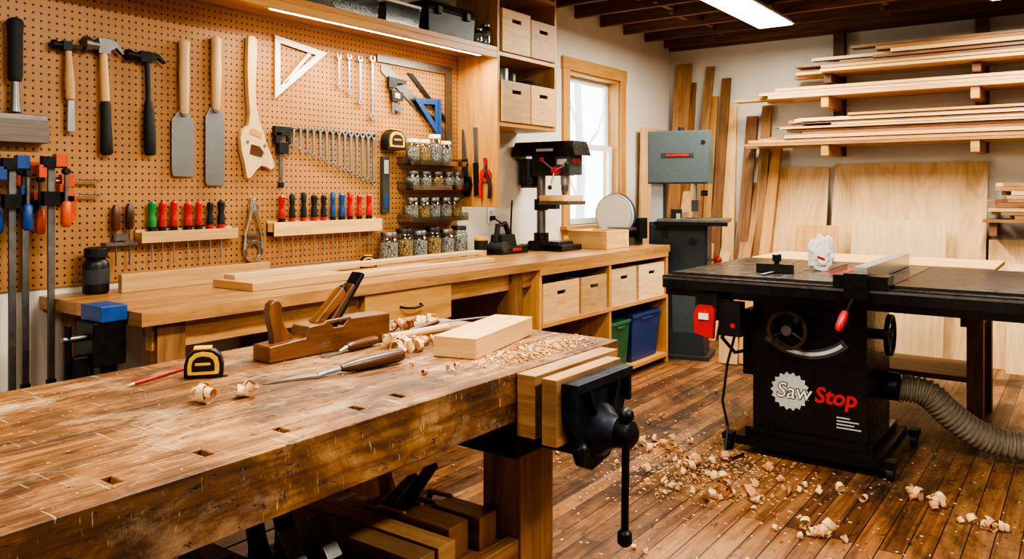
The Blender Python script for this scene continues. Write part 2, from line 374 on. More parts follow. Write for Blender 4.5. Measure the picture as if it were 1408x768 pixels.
# window
b=B('window_1'); H_=MW['honey']
t=.1
b.bx(XW,XW+.02,w0-t,w0,z0-.02,z1+t,H_); b.bx(XW,XW+.02,w1,w1+t,z0-.02,z1+t,H_); b.bx(XW,XW+.025,w0-t-.01,w1+t+.01,z1,z1+t,H_)
b.bx(XW-.15,XW+.06,w0-t-.02,w1+t+.02,z0-.03,z0,H_); b.bx(XW,XW+.018,w0-t,w1+t,z0-.11,z0-.03,H_)
b.bx(XW-.15,XW,w0,w0+.02,z0,z1,H_); b.bx(XW-.15,XW,w1-.02,w1,z0,z1,H_); b.bx(XW-.15,XW,w0,w1,z1-.02,z1,H_)
for k,(za,zb,x) in enumerate([(z0,1.71,-.06),(1.67,z1-.02,-.10)]):
    xx=XW+x
    b.bx(xx-.03,xx,w0+.02,w0+.065,za,zb,WHT); b.bx(xx-.03,xx,w1-.065,w1-.02,za,zb,WHT); b.bx(xx-.03,xx,w0+.065,w1-.065,za,za+.05,WHT); b.bx(xx-.03,xx,w0+.065,w1-.065,zb-.045,zb,WHT)
    b.bx(xx-.017,xx-.013,w0+.06,w1-.06,za+.04,zb-.04,GLASS)
b.done(.002)
b=B('tree')
BARK=plain('grey_bark','#b9b7b4',.9)
for (x,y,r) in [(-6.2,8.6,.07),(-7.4,10.6,.11),(-6.8,11.2,.08),(-8.5,12.6,.12),(-7.9,9.9,.06)]:
    b.tube([(x,y,-1),(x+.05,y+.05,1.5),(x-.05,y+.1,3.2),(x+.1,y,5.5)],[r,r*.9,r*.7,r*.3],BARK)
    for k in range(5):
        z=1.2+k*.6; s_=1 if k%2 else -1; b.tube([(x,y,z),(x+.1,y+s_*.5,z+.5),(x+.1,y+s_*.9,z+1.2)],[r*.35,r*.25,r*.1],BARK,6)
b.done(0)

# ---------------------------------------------------------------- pegboard, shelf, cubby cabinet
b=B('pegboard'); b.bx(XW+.002,XW+.012,.55,4.065,.93,2.2,PEG); b.done(0)
b=B('overhead_shelf')
b.bx(XW,-3.06,.55,4.068,2.205,2.235,H_); b.bx(-3.085,-3.06,.55,4.068,2.165,2.205,H_)
b.bx(-3.14,-3.085,2.35,4.0,2.178,2.205,WHT); b.bx(-3.135,-3.09,2.38,3.97,2.172,2.179,LEDM)
b.done()
b=B('cubby_cabinet')
xf=-3.06
b.bx(XW+.001,xf,4.07,4.095,1.215,2.72,H_)
b.bx(XW+.001,xf,4.74,4.765,1.735,2.72,H_)
for z in (1.735,2.185,2.62): b.bx(XW+.001,xf,4.095,4.74,z,z+.028,H_)
b.bx(XW+.001,XW+.01,4.095,4.74,1.76,2.62,H_)
b.done()
def crate(name,x0,x1,y0,y1,z0,z1,mat,t=.013):
    b=B(name); b.bx(x0,x1-t,y0,y0+t,z0,z1,mat); b.bx(x0,x1-t,y1-t,y1,z0,z1,mat); b.bx(x0,x0+t,y0+t,y1-t,z0,z1,mat); b.bx(x0+t,x1-t,y0+t,y1-t,z0,z0+t,mat)
    c=(y0+y1)/2; h=min(.05,(y1-y0)*.2); zt=z1-.055; rr=R.random()
    b.bx(x1-t,x1,y0,c-h,z0,z1,mat,rnd=rr,g=1); b.bx(x1-t,x1,c+h,y1,z0,z1,mat,rnd=rr,g=1)
    b.bx(x1-t,x1,c-h,c+h,z0,zt-.024,mat,rnd=rr,g=1); b.bx(x1-t,x1,c-h,c+h,zt,z1,mat,rnd=rr,g=1)
    b.bx(x0+t,x1-.03,y0+t,y1-t,z0+t,z0+(z1-z0)*.55,BLACK)  # black block stands in for the shaded inside seen through the slot
    return b.done(.0006,1)
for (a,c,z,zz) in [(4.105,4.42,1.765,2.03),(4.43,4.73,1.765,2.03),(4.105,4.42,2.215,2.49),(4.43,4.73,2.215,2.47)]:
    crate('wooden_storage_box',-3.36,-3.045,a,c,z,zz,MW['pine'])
b=B('toolbox'); b.box((-3.2,3.66,2.305),(.22,.42,.14),BLACK,tp=(1.05,1.03)); b.box((-3.2,3.66,2.40),(.24,.45,.05),BLACK,tp=(.9,.95)); b.box((-3.2,3.66,2.46),(.03,.2,.02),BLACK); b.box((-3.2,3.57,2.44),(.03,.02,.04),BLACK); b.box((-3.2,3.75,2.44),(.03,.02,.04),BLACK)
for yy in (3.53,3.79): b.box((-3.075,yy,2.375),(.02,.04,.05),DKG)
b.done(.006)
def clearbin(y0,y1,z0,z1,x0=-3.34,x1=-3.1):
    b=B('clear_plastic_bin'); b.box(((x0+x1)/2,(y0+y1)/2,(z0+z1)/2),(x1-x0,y1-y0,z1-z0),CLEAR,tp=(1.06,1.06)); b.box(((x0+x1)/2,(y0+y1)/2,z1+.008),((x1-x0)*1.1,(y1-y0)*1.08,.016),WHT)
    b.bx(x0+.02,x1-.02,y0+.02,y1-.02,z0+.005,z0+(z1-z0)*.5,SCREWS); b.done(.003)
clearbin(3.12,3.38,2.236,2.35); clearbin(2.75,3.05,2.236,2.36)
def jar(name,x,y,z,r,h,fill,lid=STEEL,lvl=.75):
    b=B(name); M=T(x,y,z)
    b.lathe([(r*.82,0),(r*.98,.008),(r,.02),(r,h*.68),(r*.93,h*.76),(r*.78,h*.82),(r*.78,h*.86)],GLASS,M,20)
    b.lathe([(r*.78,.006),(r*.92,.014),(r*.93,h*lvl*.85),(r*.6,h*lvl*.9)],fill,M,16)
    b.lathe([(r*.84,h*.86),(r*.86,h*.865),(r*.86,h*.98),(r*.82,h)],lid,M,20)
    b.done(0)
for i,(y,h) in enumerate([(3.93,.10),(4.01,.14)]): jar('glass_jar',-3.11,y,2.236,.033,h,SCREWS)
jar('glass_jar',-3.25,3.98,2.236,.045,.16,SCREWS)
b=B('paint_can'); b.lat((-3.14,4.22,2.031),(-3.14,4.22,2.12),[(0,.045),(.03,.048),(.94,.048),(1,.045)],DSTEEL); b.done(.001)
b=B('paint_can'); b.lat((-3.16,4.34,2.031),(-3.16,4.34,2.10),[(0,.04),(.03,.043),(.94,.043),(1,.04)],DKG); b.done(.001)
b=B('extension_cord_coil'); M=T(-3.17,4.56,2.045)
for k in range(3): b.ring((0,0),.085,.07,.012,RUB,M,24,z0=-.013+k*.014)
b.done(.004)

# ---------------------------------------------------------------- hand tools on pegboard
PX=XW+.014; WF=WALLF(PX)
def pw(y,z,x=.02): return (PX+x,y,z)
b=B('bench_brush')
b.lat(pw(1.372,1.74,.035),pw(1.372,1.985,.035),[(0,.022),(.1,.026),(.75,.026),(.9,.03),(.97,.026),(1,.01)],RUB); b.lat(pw(1.372,1.62,.035),pw(1.372,1.745,.035),[(0,.022),(.3,.016),(1,.014)],DSTEEL)
b.box(pw(1.385,1.60,.035),(.05,.19,.03),DSTEEL); b.box(pw(1.385,1.55,.035),(.06,.2,.09),MW['greyw'])
b.done(.004)
def hammer_head(b,y,z,L,h,mat,claw=True):
    b.cyl(pw(y-L*.5,z,.03),pw(y-L*.36,z,.03),h*.42,mat,n=14); b.cyl(pw(y-L*.37,z,.03),pw(y-L*.15,z,.03),h*.3,mat,n=14)
    b.box(pw(y-.002,z,.03),(.03,L*.3,h*.85),mat)
    if claw:
        p=[(y+L*.1,z+h*.42),(y+L*.3,z+h*.35),(y+L*.5,z-h*.3),(y+L*.46,z-h*.36),(y+L*.3,z-h*.02),(y+L*.1,z-h*.3)]
        b.prism(p,.009,mat,WF,.017); b.prism(p,.009,mat,WF,.034)
    else: b.box(pw(y+L*.3,z,.03),(.02,L*.4,h*.4),mat,tp=(1,1))
b=B('tack_hammer'); hammer_head(b,1.566,1.905,.115,.045,IRON,False)
b.lat(pw(1.58,1.69,.03),pw(1.57,1.93,.03),[(0,.017),(.3,.019),(.7,.013),(1,.012)],MW['pine']); b.prism([(1.567,1.56),(1.597,1.56),(1.594,1.69),(1.57,1.69)],.012,STEEL,WF,.023); b.done(.001)
b=B('claw_hammer'); hammer_head(b,1.715,1.925,.165,.075,DSTEEL)
b.lat(pw(1.722,1.69,.03),pw(1.712,1.95,.03),[(0,.018),(.5,.017),(1,.014)],MW['pine']); b.lat(pw(1.728,1.47,.03),pw(1.722,1.70,.03),[(0,.018),(.04,.025),(.3,.024),(.6,.021),(.9,.022),(1,.017)],RUB); b.done(.001)
b=B('claw_hammer'); hammer_head(b,1.90,1.905,.18,.055,IRON)
b.lat(pw(1.92,1.475,.03),pw(1.905,1.92,.03),[(0,.018),(.03,.025),(.2,.026),(.45,.022),(.52,.017),(.55,.012),(1,.012)],RUB); b.done(.001)
def scraper(y,zt,zm,zb,w):
    b=B('cabinet_saw_blade_scraper')
    b.lat(pw(y,zm-.02,.027),pw(y,zt,.027),[(0,.014),(.05,.02),(.5,.024),(.8,.022),(.97,.025),(1,.015)],MW['pale'])
    b.lat(pw(y,zm-.03),pw(y,zm+.02),[(0,.015),(1,.018)],DSTEEL)
    b.prism([(y-.018,zm),(y+.018,zm),(y+w*.5,zm-.05),(y+w*.5,zb+.0),(y-w*.42,zb),(y-w*.5,zb+.02),(y-w*.5,zm-.05)],.003,STEEL,WF,.016)
    b.done(.0008,1)
scraper(2.085,2.01,1.69,1.385,.11); scraper(2.25,2.05,1.72,1.345,.10)
b=B('wooden_handled_saw')
P=[(2.425,2.075),(2.45,2.085),(2.475,2.07),(2.475,1.98),(2.465,1.85),(2.47,1.75),(2.49,1.66),(2.52,1.60),(2.53,1.56),(2.575,1.47),(2.58,1.44),(2.56,1.425),(2.53,1.44),(2.50,1.445),(2.47,1.42),(2.44,1.385),(2.42,1.38),(2.415,1.40),(2.405,1.45),(2.385,1.52),(2.38,1.58),(2.395,1.62),(2.425,1.64),(2.435,1.70),(2.425,1.80),(2.42,1.92)]
b.prism(P,.028,MW['pale'],WF,.006)
b.prism([(2.43,1.50),(2.50,1.485),(2.515,1.51),(2.49,1.54),(2.44,1.55)],.002,MW['dark'],WF,.034)
b.prism([(2.43,1.6),(2.50,1.58),(2.505,1.61),(2.44,1.63)],.002,MW['honey'],WF,.034)
for c in ((2.42,1.56),(2.52,1.545)): b.cyl((PX+.034,)+c,(PX+.037,)+c,.008,DSTEEL)
b.done(.008,3)
b=B('drafting_triangle')
def tri_frame(b,A,Bp,C,w,mat,th=.006,z0=.006):
    pts=[Vector(A),Vector(Bp),Vector(C)]
    a=(pts[1]-pts[2]).length;bb=(pts[0]-pts[2]).length;c=(pts[0]-pts[1]).length
    inc=(a*pts[0]+bb*pts[1]+c*pts[2])/(a+bb+c); s_=.5*abs((pts[1]-pts[0]).x*(pts[2]-pts[0]).y-(pts[1]-pts[0]).y*(pts[2]-pts[0]).x); rr=2*s_/(a+bb+c)
    k=1-w/rr; inn=[inc+(p-inc)*k for p in pts]
    v=[(p.x,p.y,z0+z) for z in (0,th) for p in pts+inn]; f=[]
    for i in range(3):
        j=(i+1)%3; f+=[(i,j,3+j,3+i),(6+i,6+j,9+j,9+i),(i,j,6+j,6+i),(3+i,3+j,9+j,9+i)]
    b.part(v,f,mat,WF)
tri_frame(b,(2.60,2.115),(2.945,2.07),(2.60,1.79),.032,WHT,.008)
b.prism([(2.645,1.87),(2.665,1.87),(2.835,2.05),(2.81,2.05)],.006,WHT,WF,.008)
b.done(.0015)
b=B('bar_clamp'); y=2.63
b.box(pw(y,1.50,.02),(.008,.02,.31),DSTEEL); b.box(pw(y+.0,1.625,.025),(.025,.1,.05),BLACK); b.box(pw(y-.025,1.59,.025),(.025,.035,.06),BLACK); b.box(pw(y+.005,1.54,.025),(.03,.06,.06),BLACK); b.cyl(pw(y+.04,1.50,.03),pw(y+.04,1.61,.03),.006,DSTEEL); b.cyl(pw(y+.04,1.56,.03),pw(y+.04,1.60,.03),.014,RUB); b.box(pw(y,1.35,.02),(.015,.03,.03),BLACK); b.done(.003)
def wrench(b,y,zt,zb,s=1.,m=STEEL):
    L=zt-zb; w=.006+.018*L; ro=.009+.038*L
    b.prism([(y-w*.8,zt-ro),(y+w*.8,zt-ro),(y+w*.6,zb+ro),(y-w*.6,zb+ro)],.006,m,WF,.012)
    b.ring((y,zt-ro*.7),ro,ro*.5,.007,m,WF,16,a0=120,a1=420,z0=.0115)
    b.ring((y,zb+ro*.8),ro*.85,ro*.45,.009,m,WF,16,z0=.0105)
for i,(y,zt,zb) in enumerate([(3.025,2.075,1.89),(3.10,2.085,1.86),(3.183,2.085,1.81),(3.28,2.10,1.73)]):
    b=B('combination_wrench'); wrench(b,y,zt,zb); b.cyl((PX,y,zt-.035),(PX+.03,y,zt-.035),.003,DSTEEL,n=6); b.done(.001,1)
b=B('wrench_set')
for i in range(14):
    k=i/13.; y=2.715+.575*k; wrench(b,y,1.665-.004*i*.3,1.665-(.125+.19*k)); b.cyl((PX,y,1.645),(PX+.03,y,1.645),.002,DSTEEL,n=6)
b.bx(PX,PX+.01,2.69,3.32,1.635,1.645,DSTEEL)
b.done(.0008,1)
b=B('digital_caliper')
b.prism([(3.44,1.99),(3.46,1.99),(3.46,1.78),(3.44,1.78)],.005,DSTEEL,WF,.012)
b.prism([(3.40,1.995),(3.55,1.985),(3.55,1.965),(3.47,1.96),(3.455,1.93),(3.40,1.93)],.02,BLACK,WF,.012)
b.prism([(3.42,1.92),(3.52,1.91),(3.52,1.86),(3.43,1.85)],.02,BLACK,WF,.012); b.prism([(3.45,1.905),(3.49,1.90),(3.49,1.87),(3.45,1.875)],.002,LGREY,WF,.032); b.prism([(3.46,1.85),(3.53,1.81),(3.52,1.79),(3.46,1.80)],.005,DSTEEL,WF,.012)
b.done(.001,1)
b=B('framing_square')
b.prism([(3.325,2.12),(4.0,2.125),(4.0,1.585),(3.935,1.585),(3.935,2.07),(3.325,2.075)],.004,DSTEEL,WF,.006)
b.prism([(3.36,2.06),(3.42,2.06),(3.925,1.72),(3.925,1.65),(3.36,2.02)],.004,DSTEEL,WF,.002)
b.prism([(3.58,2.04),(3.63,2.04),(3.93,1.80),(3.93,1.76)],.004,IRON,WF,.003)
b.done(.0005,1)
b=B('speed_square'); tri_frame(b,(3.62,1.89),(3.85,1.90),(3.85,1.66),.035,BLU,.008,.02); b.bx(PX+.015,PX+.035,3.845,3.865,1.66,1.90,BLU); b.done(.001)
def tape(name,M,s=1.):
    b=B(name); b.M=M
    P=[(-.04,0),(.042,0),(.045,.006),(.045,.03),(.04,.05),(.025,.063),(0,.068),(-.022,.064),(-.037,.05),(-.042,.03),(-.042,.006)]
    P=[(x*s,y*s) for x,y in P]
    b.prism(P,.034*s,BLACK,I4,-.017*s)
    P2=[(x*.80,y*.78+.009*s) for x,y in P]; b.prism(P2,.042*s,YEL,I4,-.021*s)
    b.prism([(x*.58,y*.52+.017*s) for x,y in P],.045*s,BLACK,I4,-.0225*s)
    b.box((-.001*s,.069*s,0),(.04*s,.004*s,.034*s),YEL)
    b.box((0,.034*s,.0232*s),(.034*s,.006*s,.001*s),YEL)
    b.box((.05*s,.004*s,0),(.012*s,.004*s,.02*s),STEEL)
    return b.done(.003*s)
tape('tape_measure',WF@T(3.42,1.56,.042)@Matrix.Scale(1.75,4))
b=B('screwdriver_pair')
for y,z in ((1.767,1.26),(1.827,1.265)):
    b.lat(pw(y,z-.11,.03),pw(y,z,.03),[(0,.012),(.1,.018),(.6,.019),(.85,.016),(1,.01)],MW['dark']); b.cyl(pw(y,1.0,.03),pw(y,z-.1,.03),.004,DSTEEL,n=8)
b.bx(PX,PX+.04,1.72,1.86,1.085,1.1,DSTEEL); b.box(pw(1.79,1.12,.02),(.02,.06,.03),DSTEEL)
b.done(.001)
def rack(name,y0,y1,z0,z1,ys,cols,zt,zb):
    b=B(name); b.bx(PX,PX+.06,y0,y1,z0,z0+.022,MW['pine']); b.bx(PX,PX+.012,y0,y1,z0,z1,MW['pine']); b.bx(PX+.052,PX+.064,y0,y1,z0,z1-.008,MW['pine'])
    for i in range(len(ys)+1):
        yy=y0+(y1-y0)*i/len(ys); b.bx(PX,PX+.06,yy-.004 if i else yy,yy+.004 if i<len(ys) else yy,z0,z1-.012,MW['pine'])
    for y,c,k in zip(ys,cols,range(99)):
        m={'r':RED,'k':RUB,'g':GRN,'b':BLU}[c]; rr=.0155 if k%3 else .018; tt=zt-U(0,.02)
        b.lat(pw(y,z1-.015,.034),pw(y,tt,.034),[(0,rr*.7),(.08,rr),(.45,rr),(.6,rr*.72),(.7,rr*.9),(.93,rr),(1,rr*.5)],m,12); b.lat(pw(y,z1-.012,.034),pw(y,z1+.012,.034),[(0,rr*1.02),(1,rr*1.02)],BLACK if c!='k' else RED,12)
        b.cyl(pw(y,zb+U(0,.03),.034),pw(y,z1-.01,.034),.0035,STEEL,n=8)
    b.done(.0012,1)
rack('screwdriver_rack',1.863,2.345,1.092,1.15,[1.926,1.975,2.03,2.10,2.155,2.214,2.272],'grrrrkk',1.275,.985)
rack('screwdriver_rack',2.555,3.31,1.09,1.168,[2.625,2.69,2.765,2.835,2.90,2.965,3.03,3.09,3.16,3.235],'rkkkkbbrrr',1.315,.975)
b=B('nail_pliers')
b.tube([pw(2.45,1.29),pw(2.452,1.25),pw(2.445,1.2),pw(2.415,1.1),pw(2.41,1.03)],[.008,.012,.011,.01,.009],CHROME); b.tube([pw(2.47,1.285),pw(2.468,1.25),pw(2.478,1.2),pw(2.51,1.1),pw(2.515,1.03)],[.008,.012,.011,.01,.009],CHROME)
b.ring((2.463,1.235),.026,.012,.018,CHROME,WF,16,z0=.012); b.ring((2.462,1.02),.055,.038,.014,CHROME,WF,20,z0=.012); b.box(pw(2.462,1.10),(.014,.07,.014),DSTEEL)
b.done(.001)
b=B('spirit_level'); b.bx(PX,PX+.025,3.355,3.41,1.19,1.52,DKG); b.bx(PX+.025,PX+.028,3.365,3.40,1.42,1.5,LGREY); b.bx(PX+.025,PX+.028,3.368,3.397,1.22,1.30,BLU); b.done(.002)
b=B('acrylic_jar_shelf')
for z in (1.475,1.325,1.13):
    b.bx(PX,PX+.13,3.50,4.02,z,z+.006,CLEAR); b.bx(PX+.126,PX+.131,3.50,4.02,z,z+.03,CLEAR)
    for y in (3.5,4.016): b.bx(PX,PX+.13,y,y+.005,z,z+.05,CLEAR)
    b.bx(PX,PX+.004,3.5,4.02,z,z+.05,CLEAR)
b.done(0)
for z,h,r,ys in ((1.482,.15,.044,[3.56,3.66,3.76,3.86]),(1.332,.105,.045,[3.56,3.67,3.78,3.89,3.98]),(1.137,.14,.045,[3.55,3.65,3.75,3.86,3.96])):
    for k,y in enumerate(ys): jar('glass_jar',PX+.07,y,z,min(r,.044),h*(1+.25*(k==2 and z>1.4)),SCREWS if (k+int(z*10))%3 else BRASS,WHT if z>1.4 else DSTEEL)
for i in range(6): jar('glass_jar',-3.30,3.34+i*.127,.90,.057,.18+.015*(i%2),[SCREWS,BRASS,SCREWS,BRASS,SCREWS,SCREWS][i],[DSTEEL,BLACK][i%2])
FF=FRONTF(4.069)
b=B('drywall_saw'); b.prism([(-3.345,1.72),(-3.325,1.72),(-3.29,1.45),(-3.28,1.40),(-3.345,1.40)],.002,STEEL,FF,.008)
b.prism([(-3.355,1.42),(-3.27,1.41),(-3.26,1.36),(-3.275,1.29),(-3.30,1.28),(-3.33,1.30),(-3.355,1.37)],.02,BLACK,FF,.001); b.done(.002)
b=B('pull_saw'); b.prism([(-3.25,1.73),(-3.215,1.73),(-3.21,1.50),(-3.24,1.48)],.002,STEEL,FF,.008); b.prism([(-3.245,1.50),(-3.21,1.50),(-3.205,1.30),(-3.235,1.28)],.018,BLACK,FF,.001); b.done(.002)
b=B('tin_snips'); 
b.tube([(-3.14,4.055,1.53),(-3.155,4.055,1.44),(-3.185,4.05,1.36),(-3.18,4.05,1.27)],[.006,.011,.012,.012],RED); b.tube([(-3.155,4.055,1.53),(-3.14,4.055,1.44),(-3.105,4.05,1.36),(-3.11,4.05,1.27)],[.006,.011,.012,.012],BLACK); b.ring((-3.147,1.42),.045,.02,.012,RED,FF,16,z0=.004); b.done(0)
b=B('wall_outlet'); b.bx(XW,XW+.008,4.40,4.48,1.09,1.21,WHT); b.bx(XW+.008,XW+.011,4.425,4.455,1.155,1.185,LGREY); b.bx(XW+.008,XW+.011,4.425,4.455,1.11,1.14,LGREY); b.done(.002)

def fclamp(y,zt,zb,col,x=.05):
    b=B('bar_clamp'); M=T(PX+x,y,0)
    b.box((0,0,(zt+zb)/2),(.011,.026,zt-zb),DSTEEL,M=M); b.box((.01,.005,zt-.02),(.03,.09,.045),IRON,M=M); b.box((.01,-.04,zt-.055),(.03,.028,.05),col,M=M); b.box((.01,.03,zt-.012),(.034,.045,.05),col,M=M)
    b.box((.012,.0,zt-.16),(.034,.075,.055),IRON,M=M); b.box((.012,.035,zt-.15),(.034,.03,.09),col,M=M)
    b.cyl((.035,.04,zt-.25),(.035,.04,zt-.06),.007,DSTEEL,n=10,M=M); b.lat((.035,.04,zt-.27),(.035,.04,zt-.17),[(0,.012),(.1,.019),(.9,.017),(1,.01)],col,12,M=M)
    b.cyl((.02,.04,zt-.055),(.05,.04,zt-.055),.013,BLACK,n=10,M=M)
    b.box((0,0,zb+.01),(.02,.032,.02),BLACK,M=M)
    b.done(.002)
fclamp(1.26,1.43,.55,BLU,.03); fclamp(1.335,1.44,.55,BLU,.1); fclamp(1.41,1.42,.55,ORG,.03); fclamp(1.465,1.45,.57,ORG,.12)
b=B('bar_clamp'); 
for z in (1.30,1.36): b.cyl(pw(1.52,z,.03),pw(1.70,z,.03),.006,CHROME); b.box(pw(1.565,z,.03),(.03,.05,.05),ORG); b.cyl(pw(1.68,z-.02,.03),pw(1.68,z+.02,.03),.004,CHROME,n=8)
b.box(pw(1.58,1.25,.03),(.03,.035,.1),ORG); b.done(.002)

# ---------------------------------------------------------------- wall workbench
xb=-2.64
b=B('wall_workbench'); OAK=MW['oak']
yy=[1.48,5.74]
for i,(x0,x1) in enumerate([(-3.398,-3.24),(-3.24,-3.10),(-3.10,-2.95),(-2.95,-2.80),(-2.80,xb)]): b.bx(x0,x1,yy[0],yy[1],.85,.90,OAK)
b.bx(-2.74,-2.70,1.55,3.95,.75,.85,OAK)
for y in (1.56,2.40,3.70):
    b.bx(-2.78,-2.68,y,y+.11,0,.85,MW['brown']); b.bx(-3.38,-3.28,y,y+.11,0,.85,MW['brown']); b.bx(-3.28,-2.78,y+.03,y+.08,.14,.22,MW['brown'])
b.bx(-3.38,-2.70,1.56,3.80,.22,.245,MW['rough'])
b.bx(-3.2,-2.66,2.54,3.13,.68,.84,MW['honey']); b.bx(-2.665,-2.652,2.535,3.135,.675,.845,MW['honey'])
b.tube([(-2.652,2.76,.77),(-2.625,2.77,.765),(-2.62,2.83,.76),(-2.625,2.89,.765),(-2.652,2.90,.77)],.006,IRON)
b.bx(-3.2,-2.70,3.15,3.17,.45,.85,MW['brown']); 
for y in (3.93,4.78,5.68): b.bx(-3.38,xb-.005,y,y+.03,0,.85,MW['honey'])
for z in (.05,.50): b.bx(-3.38,xb,3.96,5.68,z,z+.028,MW['honey'])
b.bx(-3.39,-3.38,3.93,5.71,0,.85,MW['ply'])
b.bx(-2.66,xb,3.93,5.71,.815,.85,MW['honey'])
b.done(.003)
PN=MW['pine']
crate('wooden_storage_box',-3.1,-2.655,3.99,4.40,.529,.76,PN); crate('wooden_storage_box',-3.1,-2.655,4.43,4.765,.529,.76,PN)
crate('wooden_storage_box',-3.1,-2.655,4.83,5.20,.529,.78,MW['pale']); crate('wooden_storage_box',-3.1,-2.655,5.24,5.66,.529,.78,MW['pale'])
def bin_(name,y0,y1,z0,z1,m):
    b=B(name); c=(y0+y1)/2; w=y1-y0
    b.box((-2.9,c,(z0+z1)/2),(.42,w*.88,z1-z0),m,tp=(1.1,1.1)); b.box((-2.9,c,z1+.012),(.48,w,.028),m); b.box((-2.67,c,z1-.02),(.02,w*.35,.02),m); b.done(.006)
bin_('plastic_tote',4.84,5.13,.08,.38,BINDG); bin_('plastic_tote',5.16,5.62,.08,.40,BINB); bin_('plastic_tote',4.05,4.45,.08,.36,BINDG)
b=B('shop_vacuum'); b.lathe([(.13,.246),(.15,.3),(.15,.45),(.13,.5),(.1,.56),(.03,.58)],DKG,T(-2.95,3.42,0),20); b.tube([(-2.95,3.3,.5),(-2.85,3.25,.55),(-2.8,3.35,.5),(-2.82,3.45,.35)],.018,RUB); b.done(.002)
b=B('circular_saw'); b.box((-2.92,2.95,.253),(.2,.32,.012),STEEL); b.cyl((-2.93,2.95,.34),(-2.90,2.95,.34),.085,DSTEEL,n=24); b.cyl((-3.05,2.95,.34),(-2.93,2.95,.34),.05,BLACK); b.tube([(-2.93,2.88,.4),(-2.93,2.92,.46),(-2.93,3.02,.45),(-2.93,3.06,.38)],.018,ORG); b.done(.002)
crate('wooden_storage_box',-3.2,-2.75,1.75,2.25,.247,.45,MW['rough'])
b=B('router_case'); b.box((-2.95,2.64,.343),(.36,.22,.19),BLACK); b.box((-2.76,2.64,.40),(.02,.1,.03),DKG); b.done(.008)
b=B('board_stack'); PA=MW['pale']
b.bx(-3.25,-3.22,1.72,2.45,.901,.975,PN); b.bx(-3.10,-2.82,2.06,2.62,.901,.935,PN,g=1); b.bx(-3.08,-3.0,2.10,3.85,.935,.955,PA); b.bx(-2.90,-2.84,2.55,3.75,.901,.925,PA); b.box((-3.0,2.75,.912),(.1,1.1,.02),PN,rot=(0,0,-6))
b.done(.0015)
b=B('glue_bottle'); b.lat((-3.3,1.655,.901),(-3.3,1.655,1.09),[(0,.045),(.04,.05),(.62,.05),(.7,.045),(.74,.035),(.78,.045),(.97,.045),(1,.03)],BLACK); b.lat((-3.3,1.655,.94),(-3.3,1.655,1.0),[(0,.0515),(1,.0515)],DKG); b.done(.002)
tape('tape_measure',T(-3.17,3.05,.901)@RZ(60)@Matrix(((1,0,0,0),(0,0,-1,0),(0,1,0,0),(0,0,0,1))))
b=B('woodworking_clamp'); b.M=T(.12,0,0); b.bx(-2.98,-2.84,1.38,1.475,.87,.925,BLU); b.bx(-2.97,-2.85,1.36,1.475,.72,.87,IRON); b.cyl((-2.9,1.28,.82),(-2.9,1.47,.82),.012,DSTEEL)
b.cyl((-2.9,1.30,.50),(-2.9,1.30,.87),.012,IRON); b.box((-2.9,1.33,.70),(.06,.05,.12),IRON); b.box((-2.87,1.44,.62),(.035,.04,.12),RED); b.box((-2.93,1.44,.65),(.06,.06,.20),BLACK); b.cyl((-2.97,1.42,.45),(-2.97,1.42,.8),.02,BLACK); b.done(.004)
b=B('belt_sander'); x,y=-3.17,4.33
b.box((x,y,.926),(.13,.30,.05),BLACK); b.box((x,y-.05,.985),(.11,.17,.09),BLACK,tp=(.8,.85)); b.tube([(x,y+.02,1.02),(x,y-.03,1.10),(x,y-.11,1.09),(x,y-.13,.98)],.019,BLACK); b.cyl((x-.05,y-.12,.95),(x+.07,y-.12,.95),.035,DKG); b.box((x+.066,y+.02,.93),(.004,.1,.02),RED); b.done(.006)
b=B('plastic_cup'); b.lat((-3.20,4.08,.901),(-3.20,4.08,1.02),[(0,.035),(.9,.043),(1,.045)],YEL); b.cyl((-3.20,4.08,.94),(-3.20,4.08,1.0),.045,BLACK); b.done(.001)
b=B('power_cord'); b.box((XW+.02,4.44,1.13),(.03,.03,.03),BLACK); b.tube([(XW+.03,4.44,1.13),(XW+.1,4.47,1.08),(XW+.13,4.52,.98),(XW+.10,4.56,.92),(XW+.06,4.60,1.05),(XW+.05,4.63,1.25)],.006,RUB); b.done(0)

# ---------------------------------------------------------------- drill press
b=B('drill_press'); X,Y=-3.12,4.78
b.box((X,Y,.921),(.36,.26,.04),GLOSSB); b.box((X,Y,.95),(.28,.2,.03),GLOSSB,tp=(.9,.9)); b.cyl((X-.08,Y,.94),(X-.08,Y,1.02),.055,GLOSSB)
b.cyl((X-.08,Y,.95),(X-.08,Y,1.56),.032,DSTEEL,n=20); b.cyl((X-.08,Y,1.18),(X-.08,Y,1.26),.052,GLOSSB); b.box((X-.01,Y,1.21),(.14,.06,.04),GLOSSB); b.box((X+.10,Y,1.235),(.24,.24,.025),DSTEEL); b.box((X+.09,Y,1.268),(.2,.26,.04),PN)
b.box((X+.02,Y,1.50),(.26,.15,.15),GLOSSB); b.box((X+.0,Y,1.615),(.54,.22,.10),GLOSSB,tp=(.9,.86)); b.box((X+.15,Y,1.50),(.12,.17,.14),DKG); b.box((X+.212,Y,1.53),(.004,.10,.03),RED); b.box((X+.15,Y-.087,1.52),(.08,.004,.04),LGREY); b.box((X+.02,Y-.108,1.605),(.14,.006,.02),LGREY,rot=(-8,0,0))
b.cyl((X-.19,Y,1.36),(X-.19,Y,1.55),.075,GLOSSB,n=24); b.cyl((X-.19,Y,1.34),(X-.19,Y,1.36),.06,DKG,n=24)
b.cyl((X+.12,Y,1.36),(X+.12,Y,1.43),.03,STEEL); b.lat((X+.12,Y,1.29),(X+.12,Y,1.37),[(0,.012),(.2,.02),(.5,.026),(1,.026)],DSTEEL); b.cyl((X+.12,Y,1.289),(X+.12,Y,1.295),.004,STEEL)
